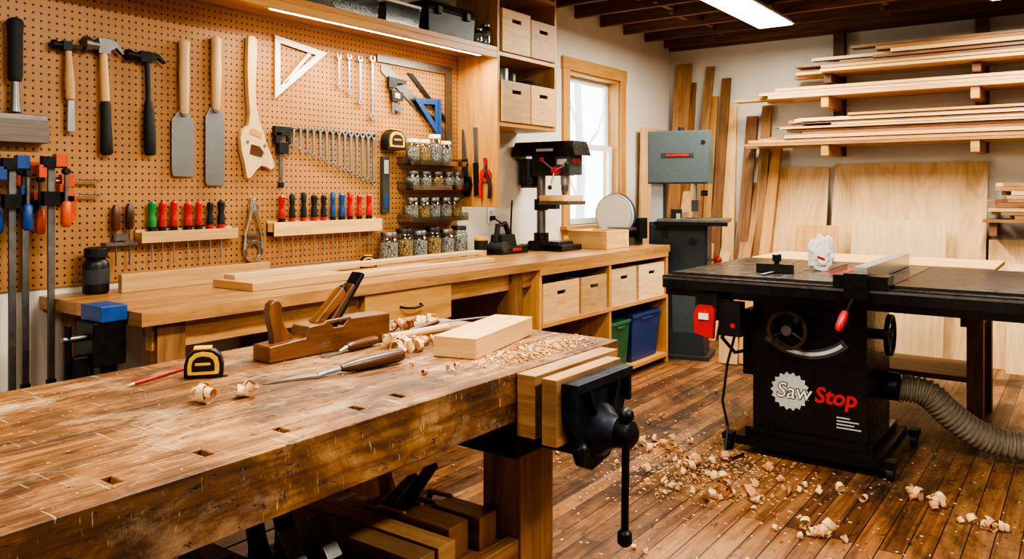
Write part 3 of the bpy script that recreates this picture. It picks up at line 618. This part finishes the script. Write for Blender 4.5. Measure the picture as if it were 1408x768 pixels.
b.cyl((X+.12,Y-.14,1.46),(X+.12,Y-.08,1.46),.028,RED)
for a in (20,140,260):
    p=(X+.12+.12*math.cos(rad(a)),Y-.16,1.46+.12*math.sin(rad(a))); b.cyl((X+.12,Y-.13,1.46),p,.006,CHROME,n=8); b.ball(p,.016,RED if a==140 else BLACK)
b.done(.008,3)
b=B('wooden_crate'); b.bx(-3.12,-2.80,5.02,5.04,.901,1.03,PN); b.bx(-3.12,-2.80,5.34,5.36,.901,1.03,PN); b.bx(-3.12,-3.10,5.04,5.34,.901,1.03,PN); b.bx(-2.82,-2.80,5.04,5.34,.901,1.03,PN); b.bx(-3.10,-2.82,5.04,5.34,.901,.915,PN); b.bx(-3.08,-2.84,5.06,5.32,.915,.99,MW['honey']); b.done(.002)
b=B('disc_sander'); x,y=-3.0,5.56
b.box((x,y,.931),(.30,.26,.06),DKG); b.cyl((x,y-.03,1.13),(x,y+.12,1.13),.09,DKG,n=24); b.box((x,y+.03,1.0),(.14,.16,.14),DKG); b.cyl((x,y-.07,1.13),(x,y-.045,1.13),.165,LGREY,n=40); b.cyl((x,y-.045,1.13),(x,y-.02,1.13),.172,DKG,n=40); b.cyl((x,y-.074,1.13),(x,y-.07,1.13),.15,WHT,n=40)
b.box((x+.10,y-.12,1.03),(.2,.10,.02),DSTEEL); b.box((x+.12,y-.1,.98),(.03,.05,.09),DKG); b.box((x+.14,y+.05,1.03),(.12,.12,.16),BLACK); b.done(.004)

# ---------------------------------------------------------------- band saw
b=B('band_saw'); b.M=T(-2.68,6.02,0)@RZ(14)
b.box((0,.0,1.585),(.48,.24,.42),BGREY); b.box((0,-.125,1.585),(.46,.03,.40),BGREY); b.box((0,-.142,1.60),(.26,.006,.035),DKG); b.box((.0,-.146,1.60),(.18,.004,.018),RED); b.cyl((.20,-.145,1.70),(.20,-.13,1.70),.018,BLACK); b.cyl((-.0,-.0,1.795),(0,0,1.83),.03,BLACK)
b.box((-.18,.03,1.24),(.10,.16,.36),LGREY); b.box((-.12,-.03,1.24),(.02,.05,.30),DKG)
b.cyl((.12,-.02,1.20),(.12,-.02,1.40),.014,STEEL); b.box((.12,-.03,1.20),(.05,.05,.09),DKG); b.box((.135,-.03,1.25),(.004,.02,.32),STEEL); b.cyl((.17,-.03,1.30),(.22,-.03,1.30),.022,BLACK)
b.box((.12,-.05,1.085),(.52,.44,.03),DSTEEL); b.box((.12,-.26,1.065),(.56,.03,.03),IRON); b.box((.02,-.02,1.12),(.03,.4,.045),ALU); b.box((.0,-.18,1.14),(.08,.05,.07),BLACK)
b.box((-.0,.0,.84),(.46,.24,.46),DGRN); b.box((0,-.125,.84),(.43,.03,.42),DGRN); b.cyl((.12,-.15,.92),(.12,-.135,.92),.03,BLACK); b.box((-.1,-.145,.98),(.05,.01,.08),BLACK); b.cyl((.1,.12,.82),(.1,.32,.82),.08,DKG,n=20)
b.box((0.05,0,.31),(.32,.30,.60),DGRN,tp=(.8,.85)); b.box((0.05,0,.015),(.40,.38,.03),DKG); b.box((.05,-.145,.36),(.18,.006,.36),BGREY,rot=(2,0,0))
b.ball((.31,-.1,.78),.03,RED); b.cyl((.22,-.1,.78),(.3,-.1,.78),.01,DSTEEL)
b.done(.014,3)

# ---------------------------------------------------------------- back wall: lumber
RO=MW['rough']
for x in (-1.78,-.70,.5,1.6):
    b=B('lumber_rack_bracket')
    b.bx(x-.045,x+.045,YB-.09,YB-.001,0.02 if x>0 else 1.62,2.69,MW['joist'])
    for z in (1.70,2.10): b.bx(x-.03,x+.03,YB-.54,YB-.09,z-.09,z,MW['honey'])
    b.bx(x-.03,x+.03,YB-.45,YB-.09,2.30-.08,2.30,MW['joist'])
    b.done(.003)
WCH=[PN,PN,MW['pale'],RO,MW['honey'],MW['ply'],MW['brown']]
def stack(z0,xa,xb,zlim,name='lumber_stack'):
    b=B(name); z=z0+.001; r=0
    while True:
        t=U(.018,.034)
        if z+t>zlim: break
        y=YB-.57+U(0,.05)
        while y<YB-.16:
            w=U(.07,.2); b.bx(xa+U(-.3,.45)+r*.05,xb-U(0,.8),y,min(y+w,YB-.11)-.006,z,z+t-U(.002,.006),R.choice(WCH),rnd=R.random()); y+=w
        z+=t; r+=1
    b.done(.002)
stack(1.70,-2.25,1.9,1.975); stack(2.10,-2.45,1.9,2.218); stack(2.30,-1.85,1.8,2.50)
def lean(name,x0,x1,h,yb,th,mat,tilt=None,z0=0,roll=0,yt=YB-.02):
    b=B(name); a=math.asin(max(-.9,min(.9,(yt-th-yb)/h)))
    M=T((x0+x1)/2,yb,z0)@RX(-math.degrees(a))@RY(roll); b.box((0,th/2,h/2),(x1-x0,th,h),mat,M=M,g=2 if h>(x1-x0) else None); return b.done(.001)
lean('plywood_sheet',-1.82,-.66,1.60,6.98,.018,MW['ply'])
lean('plywood_sheet',-2.40,-1.87,1.56,7.06,.018,MW['ply'])
lean('plywood_sheet',-1.62,-.92,1.1,6.90,.012,MW['pale'],yt=7.12)
lean('plywood_sheet',-.64,.25,.98,6.92,.015,MW['ply'],yt=7.2)
lean('plywood_sheet',-2.05,-1.70,1.05,6.78,.012,MW['honey'],yt=7.0)
lean('plywood_sheet',-.50,.1,.80,6.78,.015,MW['pale'],yt=7.0)
for (x0,x1,h,yb,m,rl) in [(-3.36,-3.20,2.58,7.05,RO,1.0),(-3.19,-3.09,2.40,7.0,MW['brown'],-.6),(-3.07,-2.99,2.55,6.93,RO,1.4),(-2.97,-2.89,2.25,7.02,MW['honey'],0),(-2.875,-2.79,2.42,6.97,MW['brown'],.6),(-2.775,-2.66,2.14,7.1,PN,-1.2),(-2.645,-2.54,2.05,6.98,MW['brown'],1),(-2.52,-2.43,2.12,7.1,RO,1.5),(-2.92,-2.80,1.65,6.82,PN,-2),(-2.63,-2.52,1.5,6.80,RO,2.5),(-2.78,-2.68,1.2,6.74,MW['pale'],-1.5),(-3.2,-3.05,1.9,6.78,MW['ply'],1),(-2.42,-2.33,1.8,6.86,MW['honey'],1.5)]:
    lean('leaning_board',x0,x1,h,yb,U(.02,.035),m,roll=rl)
b=B('plywood_offcut'); b.box((-3.345,6.82,.95),(.02,.42,1.9),MW['ply'],rot=(0,1.2,0)); b.done(.001)
b=B('leaning_board'); b.M=T(-2.24,5.92,0); b.box((0,0,.335),(.14,.02,.66),PA,rot=(-4,0,4)); b.box((.12,.05,.285),(.1,.02,.56),PN,rot=(-4,0,-4)); b.done(.001)
b=B('offcut_shelf')
b.bx(-.66,1.6,YB-.45,YB-.12,1.08,1.105,RO)
for x in (-.62,.3,1.3): b.bx(x,x+.05,YB-.42,YB-.12,.98,1.08,MW['joist'])
z=1.106
for r in range(9):
    t=U(.025,.04)
    for k in range(3): b.bx(-.64+U(0,.2),U(.5,1.5),YB-.44+k*.105,YB-.34+k*.105,z,z+t-.003,R.choice([PN,PA,RO,MW['brown']]))
    z+=t
b.done(.002)

# ---------------------------------------------------------------- table saw
b=B('table_saw')
zt=.895
b.bx(-1.78,-1.42,3.90,4.98,zt-.035,zt,TABLE); b.bx(-1.415,-.72,3.90,4.98,zt-.035,zt,TABLE); b.bx(-.715,.75,3.90,4.98,zt-.04,zt,LAM)
for x in (-1.24,-.98): b.bx(x,x+.02,3.90,4.98,zt-.001,zt+.0006,IRON)
b.bx(-1.12,-1.03,4.2,4.65,zt-.001,zt+.001,plain('red_insert','#a33225',.4)); b.bx(-1.078,-1.074,4.25,4.6,zt,zt+.03,STEEL)
b.bx(-1.80,.8,3.82,3.90,zt-.075,zt-.012,GLOSSB); b.bx(-1.80,.8,3.815,3.822,zt-.03,zt-.018,DSTEEL); b.bx(-1.80,.8,4.98,5.02,zt-.09,zt-.03,GLOSSB)
b.bx(-1.80,.8,3.86,3.92,zt-.115,zt-.075,GLOSSB)
b.bx(-.885,-.825,3.90,4.95,zt+.004,zt+.075,ALU); b.bx(-.95,-.72,3.80,3.93,zt-.01,zt+.045,GLOSSB); b.bx(-.90,-.80,3.78,3.85,zt-.06,zt+.055,GLOSSB)
b.cyl((-.86,3.80,zt-.05),(-.89,3.70,zt-.15),.009,IRON); b.lat((-.88,3.73,zt-.11),(-.90,3.68,zt-.19),[(0,.014),(.3,.02),(.8,.018),(1,.01)],RED)
b.box((-1.12,4.27,.46),(.54,.52,.72),GLOSSB); b.box((-1.12,4.27,.83),(.50,.50,.06),GLOSSB); b.box((-1.12,4.27,.105),(.60,.58,.05),GLOSSB)
FR=FRONTF(4.009)
b.ring((-1.13,.80),.30,.255,.006,DKG,FR,20,a0=228,a1=312,z0=.0); b.ring((-1.13,.80),.285,.268,.008,LGREY,FR,20,a0=232,a1=308,z0=.0)
b.cyl((-1.20,4.01,.64),(-1.20,3.95,.64),.03,IRON); b.ring((-1.20,.64),.097,.080,.02,BRONZE,FR,28,z0=.05)
for a in (90,210,330): b.cyl((-1.20,3.955,.64),(-1.20+.085*math.cos(rad(a)),3.95,.64+.085*math.sin(rad(a))),.009,IRON)
b.cyl((-1.20,3.96,.64),(-1.20,3.93,.64),.025,DSTEEL); b.cyl((-1.14,3.95,.69),(-1.14,3.88,.70),.013,IRON)
b.cyl((-.85,4.22,.62),(-.78,4.22,.62),.025,IRON); WR=Matrix(((0,0,1,-.80),(1,0,0,4.22),(0,1,0,.62),(0,0,0,1))); b.ring((0,0),.10,.082,.022,IRON,WR,28)
for a in (30,150,270): b.cyl((-.79,4.22,.62),(-.79,4.22+.09*math.cos(rad(a)),.62+.09*math.sin(rad(a))),.008,DSTEEL)
b.box((-1.46,3.90,.68),(.11,.07,.17),BLACK); b.box((-1.57,3.87,.74),(.11,.05,.14),BLACK); b.prism([(-1.625,.60),(-1.53,.58),(-1.52,.72),(-1.54,.745),(-1.61,.745),(-1.63,.70)],.03,RED,FRONTF(3.85)); b.box((-1.575,3.815,.69),(.05,.01,.03),WHT); b.box((-1.50,3.88,.80),(.1,.04,.06),BLACK)
b.cyl((-1.44,3.86,.65),(-1.44,3.855,.65),.012,RED)
b.box((-1.44,4.32,.52),(.12,.3,.34),GLOSSB)
gp=[]
for i in range(36):
    a=rad(i*10); r=.082 if i%2 else .096; gp.append((-1.205+r*math.cos(a),.33+r*math.sin(a)))
b.prism(gp,.002,LGREY,FR,0.0)
b.text('Saw',.105,BLACK,FR@T(-1.272,.298,.0032),.0008,.15,.004); b.text('Saw',.105,WHT,FR@T(-1.272,.298,.0050),.0008,.15,.0)
b.text('Stop',.105,RED,FR@T(-1.088,.298,.004),.0015,.15,.003)
for k in range(4): b.bx(-.985,-.985+[.06,.10,.08,.11][k],4.007,4.0095,.235-.016*k,.241-.016*k,LGREY)
b.bx(-1.46,-.78,3.94,3.98,.045,.09,IRON); b.bx(-1.46,-.78,4.56,4.60,.045,.09,IRON); b.bx(-1.46,-1.42,3.98,4.56,.045,.09,IRON); b.bx(-.82,-.78,3.98,4.56,.045,.09,IRON)
for x in (-1.50,-.74):
    for y in (3.97,4.57): b.cyl((x-.015,y,.035),(x+.015,y,.035),.035,RUB); b.box((x,y,.075),(.05,.07,.03),IRON)
b.tube([(-1.45,3.92,.60),(-1.49,3.92,.45),(-1.52,3.93,.25),(-1.50,3.95,.12),(-1.48,3.86,.012),(-1.42,3.80,.012),(-1.40,3.9,.012)],.007,RUB)
b.tube([(-1.48,3.95,.66),(-1.55,4.0,.56),(-1.50,4.05,.48),(-1.42,4.1,.5)],.01,RUB)
b.cyl((-.86,4.42,.33),(-.785,4.42,.33),.07,BLACK,n=20)
b.bx(.70,.75,3.95,4.0,0,.855,GLOSSB); b.bx(.70,.75,4.9,4.95,0,.855,GLOSSB)
b.done(.004)
b=B('dust_collection_hose')
ctrl=[Vector(p) for p in [(-.778,4.42,.33),(-.66,4.44,.31),(-.56,4.48,.21),(-.44,4.53,.12),(-.28,4.58,.08),(0.1,4.66,.078),(.45,4.72,.078),(.62,4.75,.078)]]
def cat(c,n):
    o=[]
    for i in range(len(c)-1):
        p0=c[max(i-1,0)];p1=c[i];p2=c[i+1];p3=c[min(i+2,len(c)-1)]
        for k in range(n):
            t=k/n; o.append(.5*((2*p1)+(-p0+p2)*t+(2*p0-5*p1+4*p2-p3)*t*t+(-p0+3*p1-3*p2+p3)*t**3))
    o.append(c[-1]); return o
pts=cat(ctrl,26); rs=[.066+.005*(1 if i%4<2 else -1) for i in range(len(pts))]
b.tube(pts,rs,HOSE,16); b.done(0)
b=B('outfeed_table'); b.bx(-1.76,-.42,5.04,5.66,.875,.897,PN); b.bx(-1.70,-.48,5.10,5.14,.80,.875,MW['brown']); b.bx(-1.70,-.48,5.56,5.60,.80,.875,MW['brown'])
for x in (-1.70,-.56):
    for y in (5.08,5.54): b.bx(x,x+.08,y,y+.08,0,.875,MW['brown'])
b.bx(-1.66,-.52,5.10,5.60,.25,.28,MW['brown']); b.bx(-.6,-.5,5.16,5.54,.55,.61,MW['brown'])
b.done(.002)
b=B('miter_gauge'); b.M=T(-1.33,4.17,zt+.001)
b.ring((0,0),.085,.001,.014,BLACK,I4,20,a0=0,a1=180); b.box((0,-.002,.022),(.19,.022,.044),BLACK); b.lat((0,.03,.01),(0,.03,.095),[(0,.012),(.5,.012),(.55,.022),(.95,.024),(1,.015)],BLACK); b.box((.0,.0,.004),(.02,.4,.007),DSTEEL)
b.done(.002)
b=B('crumpled_glove'); bm=bmesh.new(); bmesh.ops.create_icosphere(bm,subdivisions=4,radius=1)
from mathutils import noise as mn
vs=[]
for v in bm.verts:
    p=v.co.copy(); n=mn.noise(p*1.6)*.35+mn.noise(p*4)*.28+abs(mn.noise(p*7))*.2; p=p*(1+n); vs.append((p.x*.066,p.y*.05,p.z*.088))
zmn=min(v[2] for v in vs); vs=[(x,y,max(z,zmn*.8)) for x,y,z in vs]
bm.faces.ensure_lookup_table(); b.part(vs,[tuple(v.index for v in f.verts) for f in bm.faces],PAPER,T(-1.16,4.42,zt+.002-zmn*.8)); bm.free()
b.box((-1.15,4.365,zt+.07),(.04,.003,.012),RED,rot=(0,20,0)); b.done(0)

# ---------------------------------------------------------------- foreground workbench
b=B('workbench'); Y0,Y1=-.35,2.1; zb=.88
xs=[-1.93,-1.78,-1.62,-1.47,-1.33,-1.230]
for i in range(5): b.bx(xs[i],xs[i+1]-.0004,Y0,Y1,.80,zb-(.0006 if i%2 else 0),BTOP)
b.bx(-1.19,-1.13,Y0,Y1,.76,zb,BTOP); b.bx(-1.230,-1.19,Y0,Y1,.76,.80,BTOP)
holes=[.63,.785,.945,1.13,1.25]; y=Y0
for h in holes: b.bx(-1.2296,-1.1904,y,h-.008,.80,zb,BTOP); y=h+.008
b.bx(-1.2296,-1.1904,y,Y1,.80,zb,BTOP)
for h in holes: b.bx(-1.2290,-1.1910,h-.0075,h+.0075,.80,.868,BLACK)  # black blocks fill the dog holes, standing in for the shade inside
BR=MW['brown']
b.bx(-1.93,-1.90,Y0,Y1,.74,.80,BTOP)
for y in (1.64,-.2):
    b.bx(-1.28,-1.16,y,y+.15,0,.76,BR); b.bx(-1.28,-1.19,y+.005,y+.145,.76,.80,BR); b.bx(-1.90,-1.78,y,y+.15,0,.80,BR); b.bx(-1.78,-1.28,y+.03,y+.12,.66,.79,BR); b.bx(-1.78,-1.28,y+.03,y+.12,.10,.20,BR)
for k in range(5): b.bx(-1.88+k*.136,-1.75+k*.136,-.2,1.64,.405,.43,MW['brown'])
b.bx(-1.20,-1.165,-.05,1.64,.33,.445,BR); b.bx(-1.90,-1.865,-.05,1.64,.33,.445,BR)
b.done(.003)
# vise
b=B('bench_vise'); BW=MW['rough']
b.bx(-1.129,-1.075,1.58,1.99,.725,.877,BW,rnd=.5); b.bx(-1.05,-1.008,1.57,1.885,.72,.878,BW,rnd=.35)
VX=Matrix(((0,0,1,-1.006),(1,0,0,0),(0,1,0,0),(0,0,0,1)))
P=[(1.59,.868),(1.865,.868),(1.865,.80),(1.845,.74),(1.81,.69),(1.78,.655),(1.69,.64),(1.65,.66),(1.63,.70),(1.60,.76),(1.59,.80)]
b.prism(P,.024,VISEB,VX)
b.bx(-.982,-.962,1.59,1.865,.845,.868,VISEB); b.bx(-.982,-.966,1.59,1.605,.78,.845,VISEB); b.bx(-.982,-.966,1.85,1.865,.78,.845,VISEB)
for y in (1.655,1.80): b.prism([(y-.008,.845),(y+.008,.845),(y+.006+(1.728-y)*.5,.76),(y-.006+(1.728-y)*.5,.76)],.018,VISEB,VX,.024)
b.box((-.981,1.728,.825),(.004,.075,.022),VISEB)
b.lat((-.985,1.722,.735),(-.925,1.722,.735),[(0,.068),(.35,.062),(.6,.045),(1,.036)],VISEB,20)
b.cyl((-1.5,1.722,.735),(-.92,1.722,.735),.016,DSTEEL); b.lat((-.93,1.722,.735),(-.882,1.722,.735),[(0,.03),(.2,.036),(.8,.034),(1,.02)],IRON,18)
for y in (1.645,1.80): b.cyl((-1.5,y,.70),(-.99,y,.70),.013,IRON)
b.box((-1.3,1.722,.70),(.28,.2,.10),IRON); b.ball((-.987,1.645,.70),.022,VISEB); b.ball((-.987,1.80,.70),.022,VISEB)
b.cyl((-.905,1.718,.775),(-.915,1.730,.475),.0095,IRON,n=12); b.ball((-.905,1.718,.78),.02,IRON); b.lat((-.915,1.730,.46),(-.915,1.730,.50),[(0,.010),(.2,.018),(.8,.018),(1,.01)],IRON)
b.done(.0035,3)
S2=Matrix(((1,0,0,0),(0,0,-1,0),(0,1,0,0),(0,0,0,1)))
def wplane(name,M,L=.41,w=.072,body=None,iron=True,tote=True):
    b=B(name); b.M=M; PB=body or MW['plane']
    b.prism([(0,0),(L,0),(L,.082),(L*.62,.084),(L*.575,.066),(L*.50,.066),(L*.46,.082),(L*.30,.078),(L*.275,.05),(0,.042)],w,PB,S2,-w/2)
    for s_ in (-1,1): b.prism([(L*.40,.075),(L*.66,.08),(L*.64,.09),(L*.44,.088)],.012,PB,S2,(w/2-.006)*s_-.006)
    if tote: b.prism([(.030,.040),(.028,.07),(.020,.095),(.014,.125),(.020,.148),(.034,.156),(.05,.152),(.058,.138),(.054,.12),(.058,.10),(.075,.07),(.092,.052),(.10,.042)],.026,PB,S2,-.013)
    if iron:
        b.prism([(L*.50,.055),(L*.53,.05),(L*.80,.198),(L*.775,.208)],.048,IRON,S2,-.024)
        b.prism([(L*.48,.07),(L*.51,.058),(L*.72,.165),(L*.70,.178)],.044,MW['dark'],S2,-.022)
        b.prism([(L*.38,.08),(L*.47,.08),(L*.66,.145),(L*.62,.17)],.030,MW['plane'],S2,-.015)
        b.cyl((L*.66,.0,.15),(L*.63,0,.17),.012,IRON)
    return b.done(.004,3)
wplane('jack_plane',T(-1.725,1.285,zb+.0005)@RZ(87),.41,.075)
tape('tape_measure',T(-1.70,1.105,zb+.0005)@RZ(52)@S2)
b=B('pencil'); p0=Vector((-1.745,.945,zb+.0045)); p1=Vector((-1.80,1.115,zb+.0045)); d=(p1-p0)
b.cyl(p0+d*.10,p1,.004,RED,n=6); b.lat(p0,p0+d*.10,[(0,.0006),(.3,.0015),(1,.004)],PA,n=6); b.done(0)
def chisel(tip,fer,end,hm=MW['plane'],bw=.014,hr=.014,name='bench_chisel'):
    b=B(name); tip=Vector(tip);fer=Vector(fer);end=Vector(end); d=(fer-tip).normalized(); a=math.degrees(math.atan2(d.y,d.x)); L=(fer-tip).length
    b.M=T(*tip)@RZ(a)
    b.part([(0,-bw/2,0),(0,bw/2,0),(.025,-bw/2,.005),(.025,bw/2,.005),(L*.72,-bw/2,.007),(L*.72,bw/2,.007),(L*.72,-bw/2,0),(L*.72,bw/2,0),(.025,-bw/2,0),(.025,bw/2,0)],[(0,1,3,2),(2,3,5,4),(4,5,7,6),(6,7,9,8),(8,9,1,0),(0,2,4,6,8),(1,9,7,5,3)],STEEL)
    b.tube([(L*.70,0,.004),(L*.8,0,.008),(L,0,.014)],[.007,.0055,.007],STEEL); b.M=I4
    b.lat(fer+Vector((0,0,.012)),end+Vector((0,0,hr*1.15)),[(0,.008),(.08,.011),(.1,.012),(.25,hr),(.6,hr*1.15),(.9,hr*1.1),(.97,hr),(1,hr*.5)],hm,16)
    b.done(.0006,1)
chisel((-1.527,1.141,zb+.001),(-1.455,1.311,zb+.003),(-1.43,1.50,zb+.003),MW['dark'],.02,.016)
chisel((-1.64,1.41,zb+.001),(-1.64,1.50,zb+.003),(-1.65,1.62,zb+.003),MW['dark'],.012,.012)
b=B('dowel'); b.cyl((-1.66,1.66,zb+.012),(-1.64,1.92,zb+.012),.0115,PA); b.done(.001)
b=B('marking_knife'); b.prism([(0,-.006),(.17,-.010),(.2,-.002),(.17,.006),(0,.006)],.003,STEEL,T(-1.66,1.90,zb+.026)@RZ(72)); b.lat((-1.66,1.90,zb+.03),(-1.69,1.80,zb+.010),[(0,.006),(.2,.009),(1,.008)],MW['dark']); b.done(.0005,1)
b=B('maple_block'); b.box((-1.40,1.81,zb+.028),(.125,.40,.054),PN,rot=(0,0,13),rnd=.6); b.done(.0015)
def shav(name,spots,z):
    b=B(name)
    for (x,y,sx,sy,n,r0,r1) in spots:
        for i in range(n):
            r=U(r0,r1); b.curl((R.gauss(x,sx),R.gauss(y,sy),z+.0005),r,r*U(.8,1.5),U(.8,2.2),R.choice([SHAV,SHAV,SHAVR]),pitch=r*U(.3,1))
    return b
b=shav('wood_shavings',[(-1.50,.985,.014,.02,5,.014,.021),(-1.46,1.055,.012,.014,4,.012,.018),(-1.50,1.57,.012,.03,8,.012,.020),(-1.57,1.64,.02,.03,8,.010,.018),(-1.74,1.92,.03,.05,14,.012,.021),(-1.80,1.80,.03,.05,9,.010,.018),(-1.53,1.75,.012,.05,7,.009,.016),(-1.25,1.72,.02,.05,14,.004,.010),(-1.3,1.5,.05,.06,6,.004,.008)],zb)
for i in range(1000):
    x=R.gauss(-1.235,.032);y=R.gauss(1.82,.11)
    if x>-1.14 or y>2.08: continue
    s_=U(.002,.0055); b.box((x,y,zb+s_*.3+U(0,.010)*math.exp(-((x+1.24)/.04)**2)),(s_*1.6,s_,s_*.4),DUST,rot=(U(0,50),U(0,50),U(0,180)))
for i in range(450):
    x=U(-1.9,-1.16);y=U(.5,2.05); s_=U(.001,.003)
    b.box((x,y,zb+s_*.2),(s_*1.6,s_,s_*.3),DUST,rot=(0,0,U(0,180)))
b.done(0)
b=shav('floor_shavings',[(-1.85,3.80,.12,.08,14,.012,.024),(-1.50,3.66,.11,.09,20,.012,.028),(-1.28,3.32,.09,.07,15,.012,.028),(-1.05,3.55,.08,.05,8,.012,.026),(-.58,3.77,.06,.03,9,.012,.026),(-.80,3.17,.06,.04,10,.012,.027),(-.33,3.63,.06,.03,8,.012,.026),(-2.2,3.4,.3,.3,10,.01,.018),(-1.3,2.9,.3,.25,7,.008,.016),(-2.0,4.3,.3,.4,10,.01,.018),(-1.0,3.2,.4,.3,8,.008,.016),(-1.55,3.45,.14,.12,12,.01,.022)],0)
for i in range(1700):
    if R.random()<.65: x=R.gauss(-1.5,.25);y=R.gauss(3.6,.25)
    else: x=U(-2.5,0);y=U(2.5,5.5)
    s_=U(.002,.007); b.box((x,y,s_*.2),(s_*2,s_,s_*.3),R.choice([DUST,SHAV]),rot=(U(0,20),0,U(0,180)))
b.done(0)

zs=.431; OP=MW['oldplane']
def iplane(M,L=.34,w=.06,name='iron_bench_plane'):
    b=B(name); b.M=M
    b.prism([(0,0),(L,0),(L,.012),(L*.75,.018),(L*.66,.045),(L*.5,.05),(L*.35,.02),(0,.012)],w,IRON,S2,-w/2)
    b.prism([(L*.02,.015),(L*.03,.06),(L*.0,.10),(L*.04,.125),(L*.11,.12),(L*.13,.09),(L*.2,.04),(L*.26,.015)],.026,BLACK,S2,-.013)
    b.prism([(L*.55,.03),(L*.58,.03),(L*.38,.13),(L*.35,.125)],.045,DSTEEL,S2,-.0225)
    b.lat((L*.82,0,.015),(L*.82,0,.075),[(0,.014),(.4,.010),(.7,.02),(1,.012)],BLACK)
    return b.done(.003)
wplane('jack_plane',T(-1.62,1.585,zs)@RZ(0),.40,.07,OP,iron=False)
wplane('jack_plane',T(-1.66,1.495,zs)@RZ(0),.42,.075,OP,iron=True,tote=False)
b=B('timber_offcut'); b.box((-1.44,1.415,zs+.035),(.46,.06,.07),MW['rough'],rot=(0,0,0)); b.done(.002)
b=B('timber_offcut'); b.box((-1.44,1.34,zs+.035),(.46,.065,.07),MW['rough'],rot=(0,0,0)); b.done(.002)
iplane(T(-1.62,1.25,zs),.40); iplane(T(-1.60,1.16,zs),.36)
b=B('timber_offcut'); b.box((-1.45,1.08,zs+.03),(.5,.07,.06),MW['greyw']); b.done(.002)
iplane(T(-1.60,.99,zs),.38)
b=B('timber_offcut'); b.box((-1.45,.90,zs+.03),(.48,.08,.06),BR); b.done(.002)
iplane(T(-1.60,.80,zs),.38)
# ---------------------------------------------------------------- ceiling lights
def fixture(x,y0,y1,e):
    b=B('ceiling_light'); b.box((x,(y0+y1)/2,2.655),(.30,y1-y0,.05),WHT,tp=(.7,.98)); b.bx(x-.13,x+.13,y0+.02,y1-.02,2.622,2.631,LENS)
    for y in (y0+.2,y1-.2): b.bx(x-.02,x+.02,y-.02,y+.02,2.66,2.93,WHT)
    b.done(.002)
    l=bpy.data.lights.new('ceiling_light_lamp','AREA'); l.shape='RECTANGLE'; l.size=.24; l.size_y=y1-y0-.1; l.energy=e; l.color=(1,.91,.77)
    o=bpy.data.objects.new('ceiling_light_lamp',l); o.location=(x,(y0+y1)/2,2.615); bpy.context.scene.collection.objects.link(o)
fixture(-2.03,4.9,6.4,72); fixture(-.42,4.9,6.4,62); fixture(-1.2,1.2,2.7,74); fixture(.9,1.2,2.7,85); fixture(-1.2,-1.4,.1,45)
l=bpy.data.lights.new('led_strip_lamp','AREA'); l.shape='RECTANGLE'; l.size=.04; l.size_y=1.58; l.energy=25; l.color=(1,.87,.66)
o=bpy.data.objects.new('led_strip_lamp',l); o.location=(-3.112,3.175,2.168); o.rotation_euler=(0,rad(-12),0); bpy.context.scene.collection.objects.link(o)

w=bpy.data.worlds.new('World'); bpy.context.scene.world=w; w.use_nodes=True
bg=w.node_tree.nodes['Background']; bg.inputs[0].default_value=(.92,.96,1,1); bg.inputs[1].default_value=9.0
cam=bpy.data.cameras.new('camera'); co=bpy.data.objects.new('camera',cam); bpy.context.scene.collection.objects.link(co)
co.location=(0,0,1.32); co.rotation_euler=(rad(90),0,rad(35.891)); cam.sensor_width=36; cam.lens=28.125; cam.shift_y=-122/1408.; cam.clip_start=.02
bpy.context.scene.camera=co
vs_=bpy.context.scene.view_settings; vs_.view_transform='AgX'; vs_.exposure=.22
try: vs_.look='AgX - High Contrast'
except Exception as e: print(e)
